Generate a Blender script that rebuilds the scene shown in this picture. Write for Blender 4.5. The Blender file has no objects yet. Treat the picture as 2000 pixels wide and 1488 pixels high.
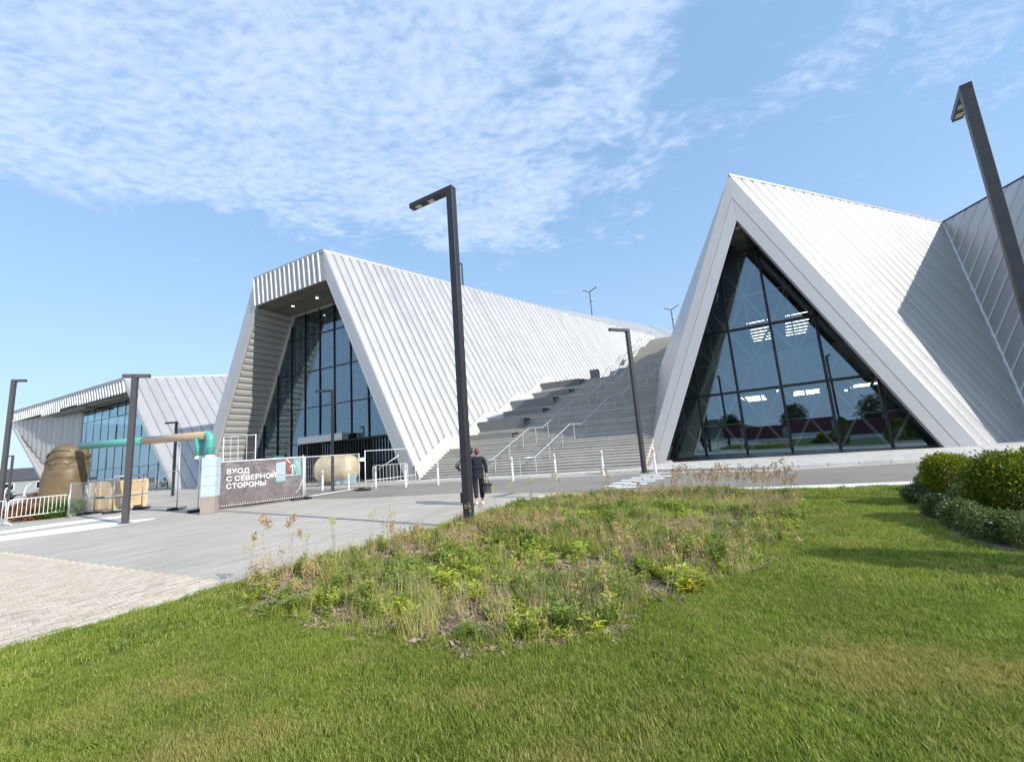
import bpy, bmesh, math, random
import numpy as np
from mathutils import Vector, Matrix
random.seed(7); RNG = np.random.default_rng(7)
sc = bpy.context.scene
COL = sc.collection
R = math.radians

# ------------------------------------------------------------------ camera
F = 815.0; H = 1.6
rl = math.atan2(380, 5041); th = math.atan(F / math.hypot(380, 5041))
Fw = np.array([0, math.cos(th), math.sin(th)]); R0 = np.array([1., 0, 0]); U0 = np.array([0, -math.sin(th), math.cos(th)])
Rc = math.cos(rl) * R0 - math.sin(rl) * U0; Uc = math.sin(rl) * R0 + math.cos(rl) * U0
CP = np.array([0, 0, H])
cam = bpy.data.cameras.new('camera'); co = bpy.data.objects.new('camera', cam); COL.objects.link(co)
co.matrix_world = Matrix(((Rc[0], Uc[0], -Fw[0], 0), (Rc[1], Uc[1], -Fw[1], 0), (Rc[2], Uc[2], -Fw[2], H), (0, 0, 0, 1)))
cam.sensor_fit = 'HORIZONTAL'; cam.sensor_width = 36; cam.lens = F / 2000 * 36; cam.clip_start = 0.1; cam.clip_end = 3000
sc.camera = co

# ------------------------------------------------------------------ light
SUN_AZ, SUN_EL = 126, 32
sun = bpy.data.lights.new('sun', 'SUN'); sun.energy = 4.7; sun.angle = R(0.53); sun.color = (1.0, 0.955, 0.89)
so = bpy.data.objects.new('sun', sun); COL.objects.link(so)
sd = Vector((math.sin(R(SUN_AZ)) * math.cos(R(SUN_EL)), math.cos(R(SUN_AZ)) * math.cos(R(SUN_EL)), math.sin(R(SUN_EL))))
so.rotation_euler = sd.to_track_quat('Z', 'Y').to_euler(); so.location = (20, -20, 40)
sc.view_settings.view_transform = 'Standard'; sc.view_settings.look = 'None'; sc.view_settings.gamma = 1
sc.view_settings.exposure = 0.20; sc.view_settings.use_curve_mapping = False
sc.render.engine = 'CYCLES'
sc.cycles.max_bounces = 8; sc.cycles.transparent_max_bounces = 12; sc.cycles.caustics_reflective = False; sc.cycles.caustics_refractive = False

class NT:
    def __init__(s, tree): s.t = tree; s.n = tree.nodes; s.l = tree.links
    def a(s, typ, **kw):
        n = s.n.new(typ)
        for k, v in kw.items():
            if k in ('inp',): continue
            setattr(n, k, v)
        for k, v in kw.get('inp', {}).items():
            if hasattr(v, 'is_output') or hasattr(v, 'links') and hasattr(v, 'node'): s.l.new(v, n.inputs[k])
            else: n.inputs[k].default_value = v
        return n
    def m(s, op, a, b=None, c=None):
        n = s.n.new('ShaderNodeMath'); n.operation = op
        for i, v in enumerate((a, b, c)):
            if v is None: continue
            if isinstance(v, (int, float)): n.inputs[i].default_value = v
            else: s.l.new(v, n.inputs[i])
        return n.outputs[0]
    def mix(s, f, A, B, mode='MIX'):
        n = s.n.new('ShaderNodeMix'); n.data_type = 'RGBA'; n.blend_type = mode
        for sock, v in ((n.inputs[0], f), (n.inputs[6], A), (n.inputs[7], B)):
            if isinstance(v, (int, float)): sock.default_value = v
            elif isinstance(v, tuple): sock.default_value = v if len(v) == 4 else (*v, 1)
            else: s.l.new(v, sock)
        return n.outputs[2]
    def noise(s, vec, scale, detail=4, rough=0.5, dist=0.0):
        n = s.n.new('ShaderNodeTexNoise'); n.inputs['Scale'].default_value = scale; n.inputs['Detail'].default_value = detail
        n.inputs['Roughness'].default_value = rough; n.inputs['Distortion'].default_value = dist
        if vec is not None: s.l.new(vec, n.inputs['Vector'])
        return n.outputs['Fac']
    def ramp(s, f, *st):
        n = s.n.new('ShaderNodeValToRGB'); e = n.color_ramp.elements
        while len(e) < len(st): e.new(0.5)
        for el, (p, c) in zip(e, st):
            el.position = p; el.color = (*c, 1) if isinstance(c, tuple) else (c, c, c, 1)
        s.l.new(f, n.inputs[0]); return n.outputs[0]
    def smooth(s, v, lo, hi):
        n = s.n.new('ShaderNodeMapRange'); n.interpolation_type = 'SMOOTHSTEP'
        n.inputs['From Min'].default_value = lo; n.inputs['From Max'].default_value = hi
        s.l.new(v, n.inputs['Value']); return n.outputs[0]
    def mapping(s, vec, rot=(0, 0, 0), scale=(1, 1, 1), loc=(0, 0, 0)):
        n = s.n.new('ShaderNodeMapping'); n.inputs['Rotation'].default_value = rot; n.inputs['Scale'].default_value = scale
        n.inputs['Location'].default_value = loc; s.l.new(vec, n.inputs['Vector']); return n.outputs[0]

w = bpy.data.worlds.new('World'); sc.world = w; w.use_nodes = True
t = NT(w.node_tree); w.node_tree.nodes.clear()
sky = t.a('ShaderNodeTexSky', sky_type='NISHITA', sun_disc=False, sun_elevation=R(SUN_EL), sun_rotation=R(SUN_AZ), altitude=0, air_density=1.15, dust_density=0.6, ozone_density=2.2)
tc = t.a('ShaderNodeTexCoord'); sep = t.a('ShaderNodeSeparateXYZ', inp={0: tc.outputs['Generated']})
zc = t.m('MAXIMUM', sep.outputs[2], 0.03)
px = t.m('DIVIDE', sep.outputs[0], zc); py = t.m('DIVIDE', sep.outputs[1], zc)
pv = t.a('ShaderNodeCombineXYZ', inp={0: px, 1: py}).outputs[0]
warp = t.a('ShaderNodeTexNoise', inp={'Vector': pv, 'Scale': 2.0, 'Detail': 2.0})
pw = t.a('ShaderNodeVectorMath', operation='MULTIPLY_ADD', inp={0: warp.outputs['Color'], 1: (0.20, 0.20, 0), 2: pv}).outputs[0]
rot = t.mapping(pw, rot=(0, 0, R(35)), scale=(1.0, 1.5, 1))
fine = t.noise(rot, 22, 4, 0.5, 0.1)
mid = t.noise(pw, 3.4, 5, 0.55)
big = t.noise(pv, 1.1, 3, 0.5)
streak = t.noise(t.mapping(pw, rot=(0, 0, R(-25)), scale=(1, 3.2, 1)), 5.0, 6, 0.6, 0.4)
def band(x0, y0, nx, ny, w1, amp=0.9):   # 1 on the side the normal points to
    d = t.m('ADD', t.m('MULTIPLY', t.m('SUBTRACT', px, x0), nx), t.m('MULTIPLY', t.m('SUBTRACT', py, y0), ny))
    d = t.m('ADD', d, t.m('MULTIPLY', t.m('SUBTRACT', mid, 0.5), amp))
    return t.smooth(d, -w1, w1)
# main bank: below the line through (-1.58,1.3) - (-.68,1.95), left of x=.6
c1 = t.m('MULTIPLY', band(-1.1, 1.50, 0.42, -0.90, 0.24), band(0.46, 1.2, -0.92, -0.12, 0.42, 1.8))
c1b = t.m('MULTIPLY', c1, band(0, 2.15, 0, -1, 0.2))
c2 = t.m('MULTIPLY', t.m('MULTIPLY', band(0.86, 1.0, 0.95, 0.2, 0.15), band(1.1, 1.12, 0.15, -1, 0.13)), 0.5)
far = t.m('MULTIPLY', t.smooth(big, 0.5, 0.62), band(0, 0.5, 0, -1, 0.2))
cov = t.m('MAXIMUM', t.m('MAXIMUM', c1b, c2), far)
tex = t.m('ADD', t.m('MULTIPLY', fine, 0.62), t.m('ADD', t.m('MULTIPLY', mid, 0.45), t.m('MULTIPLY', streak, 0.45)))
dens = t.smooth(t.m('ADD', tex, t.m('MULTIPLY', cov, 0.40)), 0.80, 1.36)
dens = t.m('MULTIPLY', t.m('MULTIPLY', dens, t.smooth(cov, 0.0, 0.6)), 0.72)
wisp = t.m('MULTIPLY', t.smooth(streak, 0.58, 0.8), 0.16)
dens = t.m('MAXIMUM', dens, t.m('MULTIPLY', wisp, t.smooth(sep.outputs[2], 0.05, 0.3)))
hz = t.smooth(sep.outputs[2], 0.62, -0.05)
skyc = t.mix(t.m('MULTIPLY', hz, 0.45), sky.outputs[0], (5.0, 6.1, 7.1))
skyc = t.mix(0.55, skyc, (2.45, 4.15, 6.6))
cc = t.mix(dens, skyc, (4.5, 5.3, 6.9))
bg = t.a('ShaderNodeBackground', inp={'Color': cc, 'Strength': 0.15})
ou = t.a('ShaderNodeOutputWorld'); t.l.new(bg.outputs[0], ou.inputs[0])

# ------------------------------------------------------------------ geometry helpers
def az(a, k=1.0): a = R(a); return np.array([math.sin(a) * k, math.cos(a) * k, 0.0])
def V3(*a): return np.array(a, float)
def ray(u, v): return Rc * (u - 1000) / F - Uc * (v - 744) / F + Fw
def gnd(u, v, z=0.0):
    d = ray(u, v); return CP + d * (z - H) / d[2]
def pl(u, v, P, N):
    d = ray(u, v); return CP + d * ((np.asarray(P) - CP) @ N) / (d @ N)
def hgt(u, v, P):
    d = ray(u, v); h = d[:2]; return H + (np.asarray(P)[:2] @ h) / (h @ h) * d[2]
UPV = V3(0, 0, 1)

def wl(p):
    v = np.zeros(3)
    while p is not None: v = v + np.array(p.location); p = p.parent
    return v
class MB:
    def __init__(s): s.v = []; s.f = []
    def add(s, vs, fs):
        k = len(s.v); s.v += [tuple(map(float, p)) for p in vs]; s.f += [tuple(k + i for i in f) for f in fs]; return s
    def box(s, c, ax, ay, azv):   # centre and three half vectors
        c, ax, ay, azv = map(lambda q: np.asarray(q, float), (c, ax, ay, azv))
        vs = [c + i * ax + j * ay + k * azv for i in (-1, 1) for j in (-1, 1) for k in (-1, 1)]
        return s.add(vs, [(0, 1, 3, 2), (4, 6, 7, 5), (0, 4, 5, 1), (2, 3, 7, 6), (0, 2, 6, 4), (1, 5, 7, 3)])
    def bx(s, x0, x1, y0, y1, z0, z1): return s.box(((x0 + x1) / 2, (y0 + y1) / 2, (z0 + z1) / 2), ((x1 - x0) / 2, 0, 0), (0, (y1 - y0) / 2, 0), (0, 0, (z1 - z0) / 2))
    def bar(s, p, q, w, h=None, up=UPV):   # rectangular bar from p to q
        p, q = np.asarray(p, float), np.asarray(q, float); d = q - p; L = np.linalg.norm(d); d = d / L; h = h or w
        a = np.cross(d, up); 
        if np.linalg.norm(a) < 1e-3: a = np.cross(d, V3(1, 0, 0))
        a /= np.linalg.norm(a); b = np.cross(a, d)
        return s.box((p + q) / 2, d * L / 2, a * w / 2, b * h / 2)
    def tube(s, pts, r, n=8, caps=True):
        pts = [np.asarray(p, float) for p in pts]; rings = []; rs = r if hasattr(r, '__len__') else [r] * len(pts)
        k0 = len(s.v); prev = None
        for i, p in enumerate(pts):
            d = pts[min(i + 1, len(pts) - 1)] - pts[max(i - 1, 0)]; d = d / (np.linalg.norm(d) + 1e-9)
            if prev is None:
                a = np.cross(d, UPV); 
                if np.linalg.norm(a) < 1e-2: a = np.cross(d, V3(1, 0, 0))
            else: a = prev - d * (prev @ d)
            a /= np.linalg.norm(a); prev = a; b = np.cross(d, a)
            for j in range(n):
                an = 2 * math.pi * j / n; s.v.append(tuple(p + rs[i] * (a * math.cos(an) + b * math.sin(an))))
        for i in range(len(pts) - 1):
            for j in range(n):
                s.f.append((k0 + i * n + j, k0 + i * n + (j + 1) % n, k0 + (i + 1) * n + (j + 1) % n, k0 + (i + 1) * n + j))
        if caps: s.f.append(tuple(k0 + j for j in reversed(range(n)))); s.f.append(tuple(k0 + (len(pts) - 1) * n + j for j in range(n)))
        return s
    def prism(s, poly, ext):   # planar polygon extruded by vector ext
        n = len(poly); e = np.asarray(ext, float); vs = [np.asarray(p, float) for p in poly] + [np.asarray(p, float) + e for p in poly]
        return s.add(vs, [tuple(range(n)), tuple(reversed(range(n, 2 * n)))] + [(i, i + n, (i + 1) % n + n, (i + 1) % n) for i in range(n)])
    def poly(s, pts): return s.add(pts, [tuple(range(len(pts)))])
    def lathe(s, prof, c=(0, 0, 0), n=24):
        k0 = len(s.v); c = np.asarray(c, float)
        for (r, z) in prof:
            for j in range(n): an = 2 * math.pi * j / n; s.v.append((c[0] + r * math.cos(an), c[1] + r * math.sin(an), c[2] + z))
        for i in range(len(prof) - 1):
            for j in range(n): s.f.append((k0 + i * n + j, k0 + i * n + (j + 1) % n, k0 + (i + 1) * n + (j + 1) % n, k0 + (i + 1) * n + j))
        s.f.append(tuple(k0 + j for j in reversed(range(n)))); s.f.append(tuple(k0 + (len(prof) - 1) * n + j for j in range(n)))
        return s
    def build(s, name, mat, parent=None, smooth=False, bevel=0, fix=True):
        o3 = wl(parent) if parent is not None else np.zeros(3)
        me = bpy.data.meshes.new(name); me.from_pydata([tuple(np.array(p) - o3) for p in s.v], [], s.f); 
        if mat is not None: me.materials.append(mat)
        if fix:
            b = bmesh.new(); b.from_mesh(me); bmesh.ops.recalc_face_normals(b, faces=b.faces); b.to_mesh(me); b.free()
        if smooth: me.shade_smooth()
        o = bpy.data.objects.new(name, me); COL.objects.link(o); o.parent = parent
        if bevel:
            m = o.modifiers.new('bevel', 'BEVEL'); m.width = bevel; m.segments = 2; m.limit_method = 'ANGLE'; m.angle_limit = R(40)
        return o
def tag(o, label, cat=None, group=None, kind=None):
    if label: o['label'] = label
    if cat: o['category'] = cat
    if group: o['group'] = group
    if kind: o['kind'] = kind
    return o
def empty(name, loc, label, cat, group=None):
    o = bpy.data.objects.new(name, None); o.empty_display_size = 0.2; COL.objects.link(o); o.location = tuple(map(float, loc))
    return tag(o, label, cat, group)
def copy_tree(o, parent=None):
    c = o.copy(); COL.objects.link(c); c.parent = parent
    for ch in [x for x in o.children]: copy_tree(ch, c)
    return c
def structure(o): o['kind'] = 'structure'; return o
def clip(poly, n, d):   # keep n.p <= d   (2-D)
    out = []
    for i in range(len(poly)):
        a, b = np.array(poly[i], float), np.array(poly[(i + 1) % len(poly)], float); fa, fb = n @ a - d, n @ b - d
        if fa <= 0: out.append(a)
        if fa * fb < 0: out.append(a + (b - a) * fa / (fa - fb))
    return out
def cliprange(poly, ax, lo, hi):
    e = np.array([1., 0]) if ax == 0 else np.array([0, 1.])
    p = clip(poly, -e, -lo)
    return clip(p, e, hi) if len(p) > 2 else p

# ------------------------------------------------------------------ materials
def mat(name, col, rough=0.6, metal=0.0, bump=0.0, bscale=40, var=0.0, vscale=3, spec=0.5, emit=None, coat=0):
    m = bpy.data.materials.new(name); m.use_nodes = True; q = NT(m.node_tree); b = q.n['Principled BSDF']
    b.inputs['Roughness'].default_value = rough; b.inputs['Metallic'].default_value = metal; b.inputs['Specular IOR Level'].default_value = spec
    b.inputs['Coat Weight'].default_value = coat
    tcn = q.a('ShaderNodeTexCoord'); g = q.a('ShaderNodeNewGeometry'); pos = g.outputs['Position']
    if var > 0:
        n = q.noise(pos, vscale, 5, 0.6)
        oi = q.a('ShaderNodeObjectInfo').outputs['Random']
        f = q.m('ADD', q.m('MULTIPLY', n, 0.75), q.m('MULTIPLY', oi, 0.25))
        c = q.mix(q.smooth(f, 0.3, 0.7), tuple(max(0, x * (1 - var)) for x in col), tuple(min(1, x * (1 + var)) for x in col))
        q.l.new(c, b.inputs['Base Color'])
    else: b.inputs['Base Color'].default_value = (*col, 1)
    if bump > 0:
        n = q.noise(pos, bscale, 4, 0.6); bn = q.a('ShaderNodeBump', inp={'Strength': bump, 'Distance': 0.02, 'Height': n}); q.l.new(bn.outputs[0], b.inputs['Normal'])
    if emit: b.inputs['Emission Color'].default_value = (*emit[0], 1); b.inputs['Emission Strength'].default_value = emit[1]
    return m
M = {}
def metalclad(name, col, rough, metal, dent, var=0.05):
    m = bpy.data.materials.new(name); m.use_nodes = True; q = NT(m.node_tree); b = q.n['Principled BSDF']
    g = q.a('ShaderNodeNewGeometry'); pos = g.outputs['Position']
    oi = q.a('ShaderNodeObjectInfo').outputs['Random']
    n1 = q.noise(pos, 0.6, 4, 0.55); n2 = q.noise(q.mapping(pos, scale=(1, 1, 0.18)), 5, 4, 0.6)
    f = q.m('ADD', q.m('ADD', q.m('MULTIPLY', n1, 0.45), q.m('MULTIPLY', n2, 0.25)), q.m('MULTIPLY', oi, 0.3))
    c = q.mix(q.smooth(f, 0.25, 0.75), tuple(x * (1 - var) for x in col), tuple(min(1, x * (1 + var)) for x in col))
    q.l.new(c, b.inputs['Base Color']); b.inputs['Metallic'].default_value = metal
    rg = q.m('ADD', q.m('MULTIPLY', n2, 0.10), rough - 0.05); q.l.new(rg, b.inputs['Roughness'])
    nd = q.noise(pos, 1.7, 2, 0.4, 0.6); bn = q.a('ShaderNodeBump', inp={'Strength': dent, 'Distance': 0.05, 'Height': nd}); q.l.new(bn.outputs[0], b.inputs['Normal'])
    return m
M['clad'] = metalclad('white_metal_cladding', (0.455, 0.45, 0.44), 0.38, 0.35, 0.20, .09)
M['clad_flat'] = metalclad('white_metal_sheet', (0.455, 0.45, 0.44), 0.40, 0.35, 0.10, .08)
M['fascia'] = metalclad('silver_metal_trim', (0.52, 0.515, 0.505), 0.42, 0.3, 0.06)
M['rib'] = metalclad('ribbed_metal_lining', (0.42, 0.415, 0.40), 0.45, 0.25, 0.10)
M['soffit'] = mat('dark_soffit_and_reveal_shade', (0.13, 0.13, 0.115), 0.5, var=0.2)
M['whitestrip'] = mat('white_fascia_slats', (0.82, 0.82, 0.80), 0.45)
M['grey'] = mat('grey_fascia_metal', (0.34, 0.345, 0.35), 0.5, 0.2)
M['mull'] = mat('black_mullion_metal', (0.022, 0.022, 0.026), 0.35, 0.3)
M['white'] = mat('white_painted_steel', (0.80, 0.80, 0.79), 0.4, var=0.04)
M['lattice'] = mat('white_lattice_steel', (0.80, 0.81, 0.80), 0.45)
M['post'] = mat('charcoal_lamp_paint', (0.034, 0.033, 0.038), 0.42, 0.25, bump=0.1, bscale=200, var=0.12)
M['post2'] = mat('weathered_grey_lamp_paint', (0.085, 0.08, 0.083), 0.5, 0.2, var=0.15)
M['lens'] = mat('lamp_lens', (0.62, 0.60, 0.52), 0.2)
M['black'] = mat('black_rubber', (0.02, 0.02, 0.02), 0.7, var=0.2)
M['red'] = mat('red_reflective_band', (0.45, 0.04, 0.05), 0.4)
M['galv'] = mat('galvanised_steel', (0.52, 0.53, 0.54), 0.38, 0.6, var=0.12, vscale=20)
M['conc'] = mat('stair_concrete', (0.40, 0.375, 0.33), 0.8, bump=0.25, bscale=60, var=0.22, vscale=1.3)
M['nose'] = mat('pale_step_edge', (0.50, 0.475, 0.42), 0.75, var=0.12, vscale=5)
M['render'] = mat('cream_plaster', (0.52, 0.50, 0.45), 0.8, bump=0.15, bscale=80, var=0.08)
M['bench'] = mat('dark_grey_bench', (0.21, 0.205, 0.195), 0.85, bump=0.5, bscale=90, var=0.3, vscale=25)
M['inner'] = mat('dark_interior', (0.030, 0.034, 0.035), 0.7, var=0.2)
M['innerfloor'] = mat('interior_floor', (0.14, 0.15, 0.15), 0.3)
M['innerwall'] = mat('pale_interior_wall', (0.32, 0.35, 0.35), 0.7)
M['light'] = mat('ceiling_light_tube', (0.9, 0.9, 0.9), 0.5, emit=((1, 0.96, 0.88), 6))
M['brown'] = mat('weathered_brown_hide', (0.125, 0.088, 0.045), 0.5, bump=0.5, bscale=9, var=0.38, vscale=1.6)
M['green'] = mat('turquoise_pipe_paint', (0.10, 0.40, 0.33), 0.4, var=0.08)
M['tan'] = mat('tan_pipe_paint', (0.47, 0.34, 0.22), 0.5, var=0.12, vscale=6)
M['pillarblue'] = mat('pale_blue_painted_plaster', (0.47, 0.55, 0.63), 0.7, var=0.05)
M['pillartaupe'] = mat('taupe_painted_plaster', (0.33, 0.285, 0.24), 0.75, var=0.07)
M['wood'] = mat('plywood', (0.58, 0.42, 0.22), 0.6, bump=0.2, bscale=30, var=0.14, vscale=4)
M['woodlight'] = mat('pale_timber_batten', (0.68, 0.51, 0.29), 0.6, var=0.1, vscale=6)
M['paper'] = mat('white_paper_label', (0.85, 0.85, 0.82), 0.7)
M['cream'] = mat('rusty_cream_tank_paint', (0.60, 0.50, 0.33), 0.5, bump=0.3, bscale=10, var=0.22, vscale=2.2)
M['turq'] = mat('pale_turquoise_paint', (0.33, 0.50, 0.48), 0.6)
M['teal'] = mat('mint_door_film', (0.16, 0.50, 0.42), 0.4)
M['navy'] = mat('navy_wool', (0.012, 0.013, 0.024), 0.85, bump=0.3, bscale=120, var=0.2)
M['trouser'] = mat('black_trousers', (0.010, 0.010, 0.012), 0.8)
M['hair'] = mat('auburn_hair', (0.16, 0.055, 0.025), 0.5, bump=0.6, bscale=150)
M['darkhair'] = mat('black_hair', (0.012, 0.01, 0.01), 0.55)
M['skin'] = mat('skin', (0.60, 0.36, 0.26), 0.55)
M['shoe'] = mat('white_trainers', (0.82, 0.82, 0.82), 0.5)
M['bag'] = mat('grey_backpack', (0.055, 0.057, 0.062), 0.75, bump=0.3, bscale=80)
M['greyjacket'] = mat('grey_jacket', (0.10, 0.10, 0.105), 0.8)
M['maroon'] = mat('maroon_hoarding', (0.13, 0.02, 0.04), 0.6, var=0.1)
M['roofdark'] = mat('dark_roof_sheet', (0.07, 0.065, 0.07), 0.6)
M['carblue'] = mat('dark_blue_car_paint', (0.03, 0.05, 0.10), 0.25, 0.3, coat=1)
M['carwhite'] = mat('white_car_paint', (0.7, 0.7, 0.7), 0.3, coat=1)
M['carglass'] = mat('car_glass', (0.02, 0.025, 0.03), 0.05)
M['bin'] = mat('grey_bin_metal', (0.16, 0.165, 0.17), 0.5)
M['rust'] = mat('dry_stem', (0.20, 0.10, 0.05), 0.8)
M['kerb'] = mat('granite_kerb', (0.50, 0.495, 0.47), 0.8, bump=0.3, bscale=60, var=0.15, vscale=2)
M['soil'] = mat('bark_mulch_soil', (0.17, 0.125, 0.095), 0.95, bump=1.0, bscale=45, var=0.5, vscale=14)
M['terrain'] = mat('distant_ground', (0.12, 0.13, 0.08), 0.95, var=0.3, vscale=0.05)
M['paint'] = mat('white_road_paint', (0.78, 0.78, 0.76), 0.6, var=0.1, vscale=8)

def glassmat(name, tint, refl, ior):
    m = bpy.data.materials.new(name); m.use_nodes = True; q = NT(m.node_tree); q.n.clear()
    o = q.a('ShaderNodeOutputMaterial'); tr = q.a('ShaderNodeBsdfTransparent', inp={'Color': (*tint, 1)})
    g = q.a('ShaderNodeNewGeometry'); wav = q.noise(g.outputs['Position'], 0.7, 2, 0.4)
    bn = q.a('ShaderNodeBump', inp={'Strength': 0.012, 'Distance': 0.02, 'Height': wav})
    gl = q.a('ShaderNodeBsdfGlossy', inp={'Color': (*refl, 1), 'Roughness': 0.0, 'Normal': bn.outputs[0]})
    fr = q.a('ShaderNodeFresnel', inp={'IOR': ior, 'Normal': bn.outputs[0]})
    mx = q.a('ShaderNodeMixShader', inp={0: fr.outputs[0], 1: tr.outputs[0], 2: gl.outputs[0]})
    q.l.new(mx.outputs[0], o.inputs[0]); return m
M['glass'] = glassmat('tinted_curtain_glass', (0.78, 0.90, 0.86), (0.62, 0.86, 1.0), 2.9)
M['glass_sky'] = glassmat('reflective_curtain_glass', (0.16, 0.22, 0.22), (0.72, 0.92, 1.0), 6.5)
M['clear'] = glassmat('clear_balustrade_glass', (0.97, 0.985, 0.99), (0.9, 0.95, 1.0), 1.45)
for n_ in M['clear'].node_tree.nodes:
    if n_.type == 'MIX_SHADER':
        for l_ in list(n_.inputs[0].links): M['clear'].node_tree.links.remove(l_)
        n_.inputs[0].default_value = 0.06

def banner_mat():
    m = bpy.data.materials.new('printed_banner'); m.use_nodes = True; q = NT(m.node_tree); b = q.n['Principled BSDF']
    tcn = q.a('ShaderNodeTexCoord'); s = q.a('ShaderNodeSeparateXYZ', inp={0: tcn.outputs['UV']})
    n = q.noise(q.mapping(tcn.outputs['UV'], scale=(3, 1, 1)), 3.5, 6, 0.65, 1.2)
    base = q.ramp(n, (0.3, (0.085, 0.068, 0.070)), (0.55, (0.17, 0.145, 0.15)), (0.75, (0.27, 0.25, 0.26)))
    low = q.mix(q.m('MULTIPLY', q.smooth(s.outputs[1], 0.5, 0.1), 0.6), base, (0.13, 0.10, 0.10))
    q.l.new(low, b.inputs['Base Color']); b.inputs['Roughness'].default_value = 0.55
    wr = q.noise(q.mapping(tcn.outputs['UV'], scale=(2.5, 1, 1), rot=(0, 0, 0.5)), 4, 3, 0.5, 1.5)
    bn = q.a('ShaderNodeBump', inp={'Strength': 0.7, 'Distance': 0.06, 'Height': wr}); q.l.new(bn.outputs[0], b.inputs['Normal'])
    return m
M['banner'] = banner_mat()

def ground_mat(name, c1, c2, brick=None, streak=True, rotdeg=27):
    m = bpy.data.materials.new(name); m.use_nodes = True; q = NT(m.node_tree); b = q.n['Principled BSDF']
    g = q.a('ShaderNodeNewGeometry'); p = q.mapping(g.outputs['Position'], rot=(0, 0, R(rotdeg)))
    n1 = q.noise(g.outputs['Position'], 0.28, 5, 0.6); n2 = q.noise(q.mapping(p, scale=(3.0, 0.35, 1)), 1.6, 6, 0.65)
    n3 = q.noise(g.outputs['Position'], 70, 3, 0.6)
    f = q.m('ADD', q.m('ADD', q.m('MULTIPLY', n1, 0.4), q.m('MULTIPLY', n2, 0.45 if streak else 0.15)), q.m('MULTIPLY', n3, 0.2))
    c = q.mix(q.smooth(f, 0.40, 0.64), c1, c2)
    hgtn = n3
    if brick:
        br = q.a('ShaderNodeTexBrick', inp={'Vector': q.mapping(p, rot=(0, 0, R(90))), 'Scale': 1.0, 'Color1': (1, 1, 1, 1), 'Color2': (0.80, 0.80, 0.80, 1), 'Mortar': (0.62, 0.62, 0.62, 1), 'Mortar Size': 0.006, 'Mortar Smooth': 0.3, 'Brick Width': brick[0], 'Row Height': brick[1]})
        c = q.mix(0.55, c, br.outputs['Color'], 'MULTIPLY')
    q.l.new(c, b.inputs['Base Color']); b.inputs['Roughness'].default_value = 0.72
    bn = q.a('ShaderNodeBump', inp={'Strength': 0.25, 'Distance': 0.01, 'Height': hgtn}); q.l.new(bn.outputs[0], b.inputs['Normal'])
    return m
M['plaza'] = ground_mat('grey_paving', (0.40, 0.36, 0.30), (0.55, 0.50, 0.425), (0.40, 0.10))
M['asphalt'] = ground_mat('asphalt', (0.20, 0.182, 0.152), (0.28, 0.256, 0.215), None, True, 74)
M['walk'] = ground_mat('pale_pavement_slabs', (0.50, 0.475, 0.43), (0.66, 0.635, 0.58), (0.6, 0.3))
M['stone'] = ground_mat('white_stone_band', (0.78, 0.775, 0.75), (0.86, 0.855, 0.83), None)

def foliage(name, c1, c2, c3=None, trans=0.35, nscale=1.2, rough=0.55, lo=0.35, hi=0.65, dry=None):
    m = bpy.data.materials.new(name); m.use_nodes = True; q = NT(m.node_tree); b = q.n['Principled BSDF']; out = q.n['Material Output']
    g = q.a('ShaderNodeNewGeometry'); oi = q.a('ShaderNodeObjectInfo').outputs['Random']
    at = q.a('ShaderNodeAttribute', attribute_name='rnd'); n = q.noise(g.outputs['Position'], nscale, 4, 0.6)
    f = q.m('ADD', q.m('ADD', q.m('MULTIPLY', n, 0.5), q.m('MULTIPLY', oi, 0.2)), q.m('MULTIPLY', at.outputs['Fac'], 0.3))
    c = q.mix(q.smooth(f, lo, hi), c1, c2)
    if dry:
        nd = q.noise(q.mapping(g.outputs['Position'], scale=(0.8, 1.4, 1)), 0.75, 5, 0.68, 0.3)
        sx_ = q.a('ShaderNodeSeparateXYZ', inp={0: g.outputs['Position']})
        def patch(x0, y0, rx, ry):
            a_ = q.m('POWER', q.m('DIVIDE', q.m('SUBTRACT', sx_.outputs[0], x0), rx), 2.0); b_ = q.m('POWER', q.m('DIVIDE', q.m('SUBTRACT', sx_.outputs[1], y0), ry), 2.0)
            return q.smooth(q.m('ADD', a_, b_), 1.0, 0.0)
        pt_ = None
        for args in ((1.75, 2.95, 1.5, .42), (2.9, 2.75, 1.0, .3), (-.55, 3.0, .45, .2), (-1.9, 2.75, .7, .3), (.3, 2.4, .8, .25)):
            k_ = patch(*args); pt_ = k_ if pt_ is None else q.m('MAXIMUM', pt_, k_)
        nd = q.m('ADD', nd, q.m('MULTIPLY', pt_, 0.10))
        c = q.mix(q.m('MULTIPLY', q.smooth(q.m('ADD', nd, q.m('MULTIPLY', at.outputs['Fac'], 0.16)), dry[1] + .05, dry[2] + .05), 0.75), c, dry[0])
    if c3: c = q.mix(q.m('MULTIPLY', q.m('GREATER_THAN', at.outputs['Fac'], 0.86), 0.9), c, c3)
    q.l.new(c, b.inputs['Base Color']); b.inputs['Roughness'].default_value = rough; b.inputs['Specular IOR Level'].default_value = 0.3
    tl = q.a('ShaderNodeBsdfTranslucent'); q.l.new(q.mix(1.0, c, (1.0, 1.15, 0.6), 'MULTIPLY'), tl.inputs[0])
    mx = q.a('ShaderNodeMixShader', inp={0: trans, 1: b.outputs[0], 2: tl.outputs[0]}); q.l.new(mx.outputs[0], out.inputs[0])
    return m
M['grass'] = foliage('lawn_blades', (0.150, 0.215, 0.026), (0.330, 0.400, 0.060), (0.50, 0.48, 0.18), 0.38, 0.9, dry=((0.50, 0.40, 0.15), 0.52, 0.74))
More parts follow.
